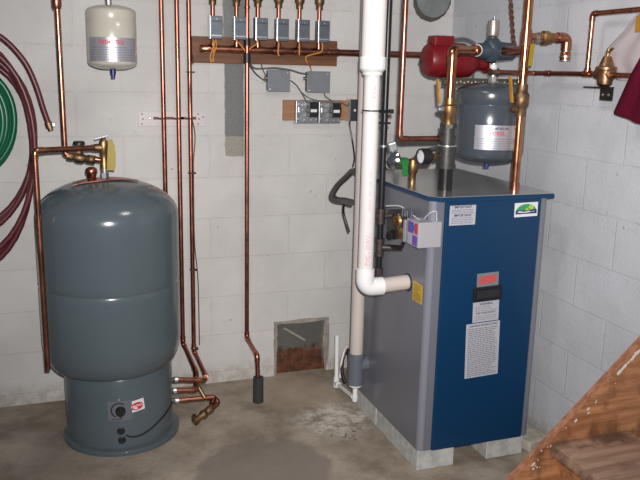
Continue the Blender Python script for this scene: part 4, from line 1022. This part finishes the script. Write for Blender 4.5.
# return riser
RX, RY = -.248, -1.04
t = thing('return_riser', 'thick copper return riser with a ball valve standing on the right of the boiler top', 'pipe', (RX, RY, BZ1))
def RRZ(py): return oY(522, py, RY).z
bm = BM(); cyl(bm, (RX, RY, BZ1-.002), (RX, RY, 2.35), .0178, seg=22); part('pipe', bm, M['copper_bright'], t)
bm = BM(); cyl(bm, (RX, RY, BZ1), (RX, RY, BZ1+.03), .021); part('base_coupling', bm, M['copper'], t)
bm = BM(); lathe(bm, [(0, 0), (.022, 0), (.023, .035), (.031, .045), (.031, .085), (.023, .095), (.022, .125), (0, .125)], (RX, RY, RRZ(116.5)), seg=24); zz = RRZ(109); cyl(bm, (RX, RY, zz), (RX-.04, RY-.01, zz), .012); vb = part('ball_valve', bm, M['brass_dull'], t)
hp = V((RX-.042, RY-.012, zz)); h1 = oY(511, 76, RY)
bm = BM(); lathe(bm, [(0, -.012), (.013, -.012), (.015, 0), (.009, .014), (0, .014)], hp, (-1, -.2, 0), 10); part('stem_nut', bm, M['brass_dull'], vb)
d = h1-hp; bm = BM(); obox(bm, hp+d*.6+V((-.004, 0, 0)), (1, 0, .05), (0, 1, 0), d, .006, .02, d.length*.82, .004); part('lever', bm, M['orange_handle'], vb, 'yellow lever handle')
zt3 = RRZ(37.5)
bm = BM(); cyl(bm, (RX, RY, zt3-.03), (RX, RY, zt3+.03), .0215); part('tee', bm, M['copper'], t)
# purge branch
u1 = oY(560, 35, RY); u1.z = zt3+.004; uz = oY(566, 60, RY).z; xe = oY(566, 50, RY).x
br = V((xe, RY, zt3+.006))
bm = BM(); tube(bm, [(RX, RY, zt3), br, (xe, RY, uz)], .0178, .035, 20); part('branch_pipe', bm, M['copper'], t)
bm = BM(); elbow(bm, (RX, RY, zt3), br, (xe, RY, uz), .0178, .035, .012); part('elbow', bm, M['copper'], t)
bm = BM(); q = oY(545, 36, RY); lathe(bm, [(0, -.035), (.02, -.035), (.02, -.015), (.027, -.01), (.027, .012), (.021, .02), (.021, .03), (0, .03)], (q.x, RY, zt3+.002), (1, 0, 0), 20); part('branch_valve', bm, M['brass'], t)
bm = BM(); q = oY(537, 37, RY); cyl(bm, (q.x-.012, RY, zt3), (q.x+.008, RY, zt3), .019); part('steel_collar', bm, M['steel'], t)
bm = BM(); lathe(bm, [(0, 0), (.021, 0), (.021, .03), (.019, .034), (0, .034)], (xe, RY, uz-.002), seg=20); part('end_ferrule', bm, M['copper_bright'], t)
bm = BM(); cyl(bm, (xe, RY, uz+.010), (xe, RY, uz+.016), .0235); cyl(bm, (xe, RY, uz-.004), (xe, RY, uz+.0), .0225); part('solder_band', bm, M['solder'], t)
bm = BM(); a = oY(531, 44, RY-.01); b = oY(528, 66, RY-.01); d = b-a; obox(bm, (a+b)/2+V((.0, -.012, 0)), (1, 0, 0), (0, 1, 0), d, .018, .004, d.length, .001); part('tag', bm, M['yellow_tag'], t, 'narrow yellow tag')

# air separator + vent
sx0, sx1 = oY(477, 50, SYA).x, oY(515, 50, SYA).x; sc = V(((sx0+sx1)/2-.020, SYA, az))
t = thing('air_separator', 'dark blue-grey air separator with silver vent on top, above the grey expansion tank', 'air separator', (sc.x, SYA, az-.05))
bm = BM(); lathe(bm, [(0, 0), (.026, 0), (.03, .008), (.03, .022), (.033, .03), (.037, .05), (.038, .075), (.038, .1), (.037, .115), (.036, .125), (.033, sx1-sx0-.012), (.024, sx1-sx0), (0, sx1-sx0)], (sx0, SYA, az), (1, 0, 0), 26); lathe(bm, [(0, -.044), (.018, -.044), (.032, -.03), (.04, .012), (.035, .036), (.02, .052), (0, .052)], (sc.x, SYA, az), seg=26); part('body', bm, M['airsep'], t)
vz = oY(493, 37.5, SYA).z; vt = oY(493, 20.5, SYA).z
bm = BM(); lathe(bm, [(0, -.02), (.011, -.02), (.011, 0), (.022, .006), (.024, .012), (.024, vt-vz-.01), (.022, vt-vz), (.008, vt-vz+.003), (0, vt-vz+.003)], (sc.x, SYA, vz), seg=26); v_ = part('air_vent', bm, M['vent_metal'], t, 'silver automatic air vent')
bm = BM(); lathe(bm, [(0, 0), (.0245, 0), (.0245, .003), (0, .003)], (sc.x, SYA, vt-.006), seg=24); cyl(bm, (sc.x+.002, SYA, vt), (sc.x+.002, SYA, vt+.018), .0045); part('vent_cap', bm, M['steel'], v_)
xq = oY(523, 52, SYA).x
bm = BM(); tube(bm, [(sx1-.01, SYA, az), (RX, SYA, az), (RX, RY+.01, az)], .0178, .025, 18); part('outlet_pipe', bm, M['copper_dull'], t)

# grey expansion tank under it
ztop, zbot = oY(490, 82, SYA).z, oY(490, 163, SYA).z; RG = .146
gc = V((oY(489.5, 123, SYA).x, SYA, 0))
t = expansion_tank(gc, RG, zbot, ztop, 'larger blue-grey expansion tank hanging over the boiler behind the thick copper riser', M['tank_grey2'], None, None, None)
stz = (ztop+az-.05)/2
bm = BM(); cyl(bm, (gc.x, SYA, ztop-.01), (gc.x, SYA, az-.05), .011); cyl(bm, (gc.x, SYA, ztop-.004), (gc.x, SYA, ztop+.022), .017, seg=6); part('stem', bm, M['steel_light'], t)
bm = BM(); cyl(bm, (gc.x, SYA, az-.075), (gc.x, SYA, az-.054), .016, seg=8); part('stem_nut', bm, M['white'], t)
bm = BM(); cyl(bm, (gc.x, SYA, zbot+.004), (gc.x, SYA, zbot-.016), .013); part('air_valve_cap', bm, M['blue_cap'], t, 'dark blue valve cap')
p = oCyl(500, 138, gc.x, gc.y, RG); fn = cyl_fn(gc.x, gc.y, RG, math.atan2(p.y-gc.y, p.x-gc.x), p.z)
bm = BM(); sheet(bm, fn, .205, .098, .0008, 26); lb = part('foil_label', bm, M['foil'], t, 'silver-white label with red heading')
bm = BM(); text_bm(bm, 'EXTROL', .022, lambda x, y, q=0: fn(x*.75-.012, y+.016, .0016), True); part('lettering', bm, M['red_print'], lb)
bm = BM(); text_bm(bm, 'AMTROL INC.', .013, lambda x, y, q=0: fn(x*.8+.006, y+.036, .0016), True); part('maker_lettering', bm, M['black_print'], lb)
bm = BM(); lines(bm, fn, .18, 0, 5, -.005, -.042, .0015, .0022, 31); part('fine_print', bm, M['grey_print'], lb)

# fill line: tee below separator, along right wall to the reducing valve, riser and top run
zf = oY(491, 72, SYA).z; XF = -.07
prv = oX(606, 71, XF); rs = oX(588.5, 60, XF); zr = oX(588.5, 14, XF).z
t = thing('fill_line', 'thin copper fill line running level along the right wall to the brass reducing valve', 'pipe', (XF, rs.y, zf))
bm = BM(); tube(bm, [(gc.x+.012, SYA, zf), (XF, SYA, zf), (XF, prv.y+.05, zf)], .0095, .02, 14); part('pipe', bm, M['copper_dull'], t)
bm = BM(); cyl(bm, (gc.x-.016, SYA, zf), (gc.x+.024, SYA, zf), .0155); part('stem_tee', bm, M['brass_dull'], t)
bm = BM(); cyl(bm, (XF, rs.y-.022, zf), (XF, rs.y+.022, zf), .0125); cyl(bm, (XF, rs.y, zf), (XF, rs.y, zf+.022), .0125); part('riser_tee', bm, M['copper'], t)
tp2 = V((XF, rs.y, zr)); yq = oX(640, 7.5, XF).y
bm = BM(); tube(bm, [(XF, rs.y, zf), tp2, (XF, yq-.25, zr)], .0095, .018, 14); part('riser_pipe', bm, M['copper'], t)
bm = BM(); elbow(bm, (XF, rs.y, zf), tp2, (XF, yq, zr), .0095, .018, .008); part('elbow', bm, M['copper_dull'], t)
for py in (512, 546): 
    pass
for px in (516, 548):
    q = oX(px, 72, XF) if px > 530 else None
    if q: bm = BM(); cyl(bm, (XF, q.y-.018, zf), (XF, q.y+.018, zf), .0118); part('coupling', bm, M['copper_dull'], t)
# reducing valve
t = thing('pressure_reducing_valve', 'brass pressure reducing valve on the fill line beside the burgundy cloth', 'valve', (XF, prv.y, zf-.05))
bm = BM(); lathe(bm, [(0, -.044), (.016, -.044), (.026, -.036), (.029, -.02), (.026, .0), (.028, .014), (.038, .017), (.038, .026), (.028, .03), (.02, .05), (.015, .064), (0, .066)], (XF, prv.y, zf), seg=26); part('body', bm, M['bronze'], t)
bm = BM(); cyl(bm, (XF, prv.y-.04, zf), (XF, prv.y+.05, zf), .019, seg=8); part('union', bm, M['brass_dull'], t)
bm = BM(); cyl(bm, (XF, prv.y, zf+.06), (XF, prv.y-.004, zf+.092), .0065); obox(bm, (XF, prv.y-.012, zf+.083), (0, 1, -.8), (1, 0, 0), (0, .8, 1), .035, .01, .006, .002); part('fast_fill_lever', bm, M['brass'], t)
bm = BM(); tube(bm, [(XF, prv.y-.03, zf-.002), (XF, prv.y-.4, zf-.004)], .0098); part('outlet_pipe', bm, M['copper'], t)
zb3 = zf-.045
bm = BM(); box(bm, (XF-.035, prv.y-.02, zb3-.004), (XF+.03, prv.y+.075, zb3), .001); box(bm, (XF-.008, prv.y-.055, zb3-.048), (XF-.002, prv.y+.012, zb3-.004), .002); part('mounting_bracket', bm, M['black_iron'], t, 'black bracket')
bm = BM()
for dy in (-.005, -.036): lathe(bm, [(0, 0), (.006, 0), (.005, .002), (0, .002)], (XF-.008, prv.y+dy, zb3-.028), (-1, 0, 0), 12)
part('bracket_screw', bm, M['solder'], t)

# circulator
YC = -.60
px_l, px_r = oY(425, 57, YC), oY(490, 60, YC); zc_ = oY(440, 60, YC).z; mR = (oY(440, 43, YC).z-oY(440, 78, YC).z)/2
t = thing('circulator_pump', 'red circulator pump with wiring box, left of the blue-grey air separator', 'pump', (px_l.x+.1, YC, zc_-mR))
L = px_r.x-px_l.x
bm = BM(); lathe(bm, [(0, 0), (mR*.55, 0), (mR*.86, .008), (mR, .03), (mR, L*.36), (mR*.97, L*.365), (mR*.97, L*.38), (mR, L*.385), (mR, L*.56), (mR*.93, L*.6), (0, L*.6)], (px_l.x, YC, zc_), (1, 0, 0), 36); part('motor', bm, M['red_enamel'], t)
bm = BM(); lathe(bm, [(0, L*.58), (mR*.92, L*.58), (mR*.9, L*.66), (mR*.62, L*.74), (mR*.5, L*.8), (mR*.5, L*.9), (mR*.48, L*.93), (0, L*.93)], (px_l.x, YC, zc_-.004), (1, 0, 0), 32); part('volute', bm, M['red_enamel'], t)
bm = BM(); cyl(bm, (px_l.x+L*.91, YC, zc_-.006), (px_l.x+L*.99, YC, zc_-.006), mR*.62, seg=8); part('flange', bm, M['red_enamel'], t)
wa, wb = oY(431, 35.5, YC), oY(450, 46, YC)
bm = BM(); box(bm, (wa.x, YC-.04, zc_+mR*.6), (wb.x, YC+.03, wa.z), .006); part('wiring_box', bm, M['red_enamel'], t)
wc = oY(470, 44, YC)
bm = BM(); sweep(bm, smooth_path([oY(452, 40, YC), oY(462, 38.5, YC), oY(470, 40.5, YC), oY(476, 47, YC), oY(474, 70, YC+.05), oY(472, 82, YC+.05)]), .0055, 8); part('power_cable', bm, M['wire_grey'], t)
bm = BM(); lathe(bm, [(0, 0), (.008, 0), (.007, .006), (0, .007)], oY(421, 61.5, YC-.03), (-1, -.4, 0), 10); part('oil_cup', bm, M['iron'], t)
# perforated support
ba, bb = oY(437, 81, YC), oY(487, 86, YC)
zs = zc_-mR
t = thing('support_bracket', 'dull perforated steel bracket on the right wall under the red pump', 'bracket', (0, YC, zs-.03))
bm = BM(); box(bm, (ba.x, YC-.05, zs-.034), (0, YC-.047, zs-.004)); box(bm, (ba.x, YC-.05, zs-.004), (0, YC+.04, zs-.001)); part('angle_rail', bm, M['olive_steel'], t)
bm = BM()
nh = 20
for i in range(nh):
    xh = ba.x+.015+(-.02-ba.x)*i/nh; lathe(bm, [(0, 0), (.0042, 0), (.0042, .0008), (0, .0008)], (xh, YC-.05, zs-.016-.004*(i % 2)), (0, -1, 0), 10)
part('punched_hole', bm, M['paper'], t)
q = oY(452, 104, YC); bm = BM(); tube(bm, [(ba.x+.006, YC-.048, zs-.02), (-.01, YC-.048, zs-.27)], .009, seg=8); part('brace', bm, M['olive_steel'], t)

# twisted black lead hanging in front of the right wall
pts = [oY(511.5, -40, -.80), oY(511, 0, -.80), oY(512, 20, -.80), oY(513.5, 40, -.80), oY(515, 46, -.815)]
bm = BM(); path = smooth_path(pts, 14)
for ph in (0, PI):
    tw = [p+V((.0055*math.cos(i*.7+ph), .0055*math.sin(i*.7+ph), 0)) for i, p in enumerate(path)]
    sweep(bm, tw, .0045, 7)
single('twisted_cable', bm, M['wire_brown'], pts[-1], 'dark twisted cable hanging down to the air separator behind the thick copper riser', 'cable')

# ================================================================ plastic film, cloth, tag at the right edge
def cloth_mesh(rows, thick, m, name, label, cat, sub=3, amp=.008):
    """rows: list of rows of 3-D points -> smooth draped sheet with thickness"""
    bm = BM(); g = [smooth_path(r, sub*2) for r in rows]; n = min(len(r) for r in g)
    cols = [smooth_path([r[i] for r in g], sub*2) for i in range(n)]
    rd = random.Random(3)
    vs = [[bm.verts.new(p+V((amp*math.sin(i*.9+j*.13), amp*.6*math.sin(i*.55+1.), 0))) for j, p in enumerate(c)] for i, c in enumerate(cols)]
    for i in range(n-1):
        for j in range(len(vs[0])-1): bm.faces.new((vs[i][j], vs[i+1][j], vs[i+1][j+1], vs[i][j+1])).smooth = True
    o = single(name, bm, m, rows[0][0], label, cat)
    md = o.modifiers.new('thickness', 'SOLIDIFY'); md.thickness = thick; md.offset = 0
    return o
XB = -.05
def fx(px, py, x): return oX(px, py, x)
cloth_mesh([[fx(641, 8, -.068), fx(646, 8, -.07), fx(654, 8, -.07)], [fx(624, 30, -.045), fx(640, 30, -.055), fx(660, 30, -.06)], [fx(604, 55, -.035), fx(628, 56, -.045), fx(664, 56, -.05)], [fx(617, 80, -.025), fx(634, 82, -.03), fx(662, 84, -.035)]],
           .001, M['film'], 'plastic_sheet', 'milky translucent plastic sheet hanging from the pipe at the top right edge', 'plastic sheet', 4, .004)
XC = -.088
cloth_mesh([[fx(640, 58, XC), fx(648, 56, XC), fx(662, 56, XC)], [fx(630, 76, XC-.012), fx(643, 74, XC-.02), fx(664, 74, XC-.01)], [fx(622, 94, XC-.01), fx(640, 96, XC-.03), fx(666, 96, XC-.01)], [fx(616, 110, XC-.015), fx(638, 118, XC-.02), fx(668, 118, XC)], [fx(617, 113.5, XC-.012), fx(637, 122.5, XC-.015), fx(668, 126, XC)]],
           .006, M['cloth'], 'cloth', 'burgundy cloth hanging over the pipe at the right edge', 'cloth', 4, .006)
a = fx(639.5, 15.5, -.085); b = fx(639.5, 32, -.085)
t = thing('hanging_tag', 'small yellow-orange tag hanging from the copper pipe at the top right edge', 'tag', b)
bm = BM(); box(bm, (-.088, a.y-.022, b.z), (-.084, a.y+.012, a.z), .001); part('card', bm, M['orange_handle'], t)
bm = BM(); sweep(bm, [V((-.086, a.y-.004, a.z-.004)), V((-.083, a.y-.004, zr+.004)), V((-.07, a.y-.004, zr+.013)), V((-.057, a.y-.004, zr+.004))], .002, 6); part('string', bm, M['black'], t)

# ================================================================ hoses on the left
def coil(name, m, r, loops, y0, label, tail=None, fit=None):
    path = []
    for k, (cx, cy, rx, ry) in enumerate(loops):
        nx = loops[min(k+1, len(loops)-1)]
        for i in range(40):
            s = i/40; a = PI/2-2*PI*s
            c = [p*(1-s)+q*s for p, q in zip((cx, cy, rx, ry), nx)]
            path.append(oY(c[0]+c[2]*math.cos(a), c[1]-c[3]*math.sin(a), y0-.028*(k+s)))
    if tail: path = [oY(px, py, y) for px, py, y in tail][::-1]+path if False else path
    t = thing(name, label, 'hose', path[len(path)//2])
    bm = BM(); sweep(bm, path, r, 12); part('hose', bm, m, t)
    return t
tg = coil('garden_hose', M['green_hose'], .0125, [(-24, 124, 38, 50), (-25, 122, 41, 52), (-26, 123, 36, 46), (-25, 123, 33, 44), (-25, 123, 28, 40)], -.05, 'green garden hose coiled at the far left edge')
tr = coil('garden_hose', M['red_hose'], .0125, [(-24, 134, 59, 80), (-26, 146, 60, 92), (-24, 140, 56, 78), (-27, 152, 62, 98), (-26, 160, 58, 118), (-26, 152, 61, 105)], -.036, 'dark red garden hose coiled at the left edge outside the green one, its end dangling')
pts = [oY(px, py, -.17) for px, py in ((-26, 26), (-10, 32), (2, 38), (15, 50), (27, 66), (36, 86), (43, 108), (49, 125))]
bm = BM(); sweep(bm, smooth_path(pts), .0125, 12); part('free_end', bm, M['red_hose'], tr)
d = (pts[-1]-pts[-2]).normalized()
bm = BM(); cyl(bm, pts[-1]-d*.012, pts[-1]+d*.012, .0155); cyl(bm, pts[-1]+d*.012, pts[-1]+d*.024, .011); part('coupling', bm, M['brass_dull'], tr)
bm = BM(); q = pts[-1]; box(bm, (q.x+.012, q.y-.006, q.z-.006), (q.x+.024, q.y+.006, q.z+.008), .001); part('hose_clamp', bm, M['steel'], tr)
hk = oY(-26, 60, 0)
t = thing('hose_hook', 'wall hook holding the coiled hoses at the far left edge', 'hook', hk)
bm = BM(); tube(bm, [(hk.x, 0, hk.z), (hk.x, -.24, hk.z), (hk.x, -.25, hk.z+.05)], .008, .02); part('arm', bm, M['iron'], t)
bm = BM(); box(bm, (hk.x-.03, -.006, hk.z-.05), (hk.x+.03, 0, hk.z+.05), .002); part('plate', bm, M['iron'], t)

# ================================================================ staircase and scrap
YS = -1.70
A = oY(514.5, 479, YS); Bq = oY(640, 345, YS); sl = (Bq-A).normalized()
def on_line(x): return A+(Bq-A)*((x-A.x)/(Bq.x-A.x))
xs = A.x-A.z/(sl.z/sl.x)
top_end = on_line(-.012)
nrm = V((-sl.z, 0, sl.x)); dp = .29
t = thing('wooden_stair', 'reddish brown wooden stair with paint-spattered stringer and tread in the lower right corner', 'stair', (A.x, YS, 0))
low0 = V((xs, YS, 0)); run = dp/sl.z
poly = [low0, top_end, V((top_end.x, YS, top_end.z-dp/sl.x)), V((xs+run, YS, 0))]
bm = BM(); prism(bm, poly, (0, .030, 0))
for f in bm.faces:
    f.material_index = 1 if f.normal.dot(nrm) > .7 else 0
part('stringer', bm, [M['stair'], M['stair_edge']], t)
# dried paint along the stringer edge
bm = BM(); rd = random.Random(11)
for i in range(26):
    s = rd.random(); p = low0.lerp(top_end, .35+.6*s)-nrm*rd.uniform(.0, .045); r = rd.uniform(.0015, .005)
    e1, e2 = sl*r*rd.uniform(.8, 2.4), nrm*r
    bm.faces.new([bm.verts.new(p+e1*math.cos(a)+e2*math.sin(a)+V((0, -.0012, 0))) for a in [k*PI/4 for k in range(8)]])
pa, pb = oY(619, 372, YS), oY(637, 352, YS)
for k in range(7):
    p = pa.lerp(pb, k/6+rd.uniform(-.04, .04)); r = rd.uniform(.006, .012)
    bm.faces.new([bm.verts.new(p+sl*r*1.4*math.cos(a)*rd.uniform(.7, 1.2)+nrm*r*.6*math.sin(a)+V((0, -.0016-.0003*k, 0))) for a in [k2*PI/5 for k2 in range(10)]])
part('paint_spatter', bm, M['paint_drip'], t, 'dried white paint')['kind'] = 'stuff'
tl, tr_ = oY(551, 446, YS), oY(622, 429, YS); tz = (tl.z+tr_.z)/2; th_ = .042
bm = BM(); box(bm, (tl.x, YS-.75, tz-th_), (tr_.x+.03, YS+.004, tz), .004); part('tread', bm, M['tread'], t)
z2 = tz-.19
bm = BM(); box(bm, (tl.x-.21, YS-.75, z2-th_), (tl.x+.07, YS+.004, z2), .004)
px_chk = None
bm.free()
bm = BM(); box(bm, (tl.x+.035, YS-.74, tz-.30), (tl.x+.06, YS-.003, tz-th_)); part('riser', bm, M['stair'], t)
c = oZ(523, 448, 0)
bm = BM(); obox(bm, (-.072, -1.055, .022), (1, .22, 0), (-.22, 1, 0), (0, 0, 1), .125, .11, .044, .003)
single('wood_scrap', bm, M['scrap'], (-.072, -1.055, 0), 'pale scrap of wood on the floor between the boiler and the stair', 'wood scrap')

# ================================================================ light, world, camera
def light(kind, name, loc, energy, col, **kw):
    l = bpy.data.lights.new(name, kind); l.energy = energy; l.color = col
    for k, v in kw.items(): setattr(l, k, v)
    o = bpy.data.objects.new(name, l); C.objects.link(o); o.location = loc; return o
fl = light('SPOT', 'camera_flash', EYE+UP*.07+RT*.03-FW*.02, 430, (1., .97, .95), shadow_soft_size=.018, spot_size=math.radians(84), spot_blend=1.)
aim = V((-.70, 0, 1.24))-fl.location; fl.rotation_euler = aim.to_track_quat('-Z', 'Y').to_euler()
cl = light('AREA', 'ceiling_lamp', (-1.15, -1.5, 2.38), 6, (1., .95, .9), shape='DISK', size=.35)
w = bpy.data.worlds.new('basement_air'); bpy.context.scene.world = w; w.use_nodes = True
w.node_tree.nodes['Background'].inputs[0].default_value = (.5, .55, .66, 1); w.node_tree.nodes['Background'].inputs[1].default_value = .16

cam = bpy.data.cameras.new('camera'); co = bpy.data.objects.new('camera', cam); C.objects.link(co)
cam.sensor_width = 36; cam.lens = F_PX*36/640; cam.clip_start = .05
R = Matrix((RT, UP, -FW)).transposed(); co.matrix_world = Matrix.Translation(EYE) @ R.to_4x4()
sc = bpy.context.scene; sc.camera = co
sc.view_settings.view_transform = 'Standard'; sc.view_settings.look = 'None'; sc.view_settings.exposure = 0.; sc.view_settings.gamma = 1.
sc.view_settings.use_curve_mapping = False
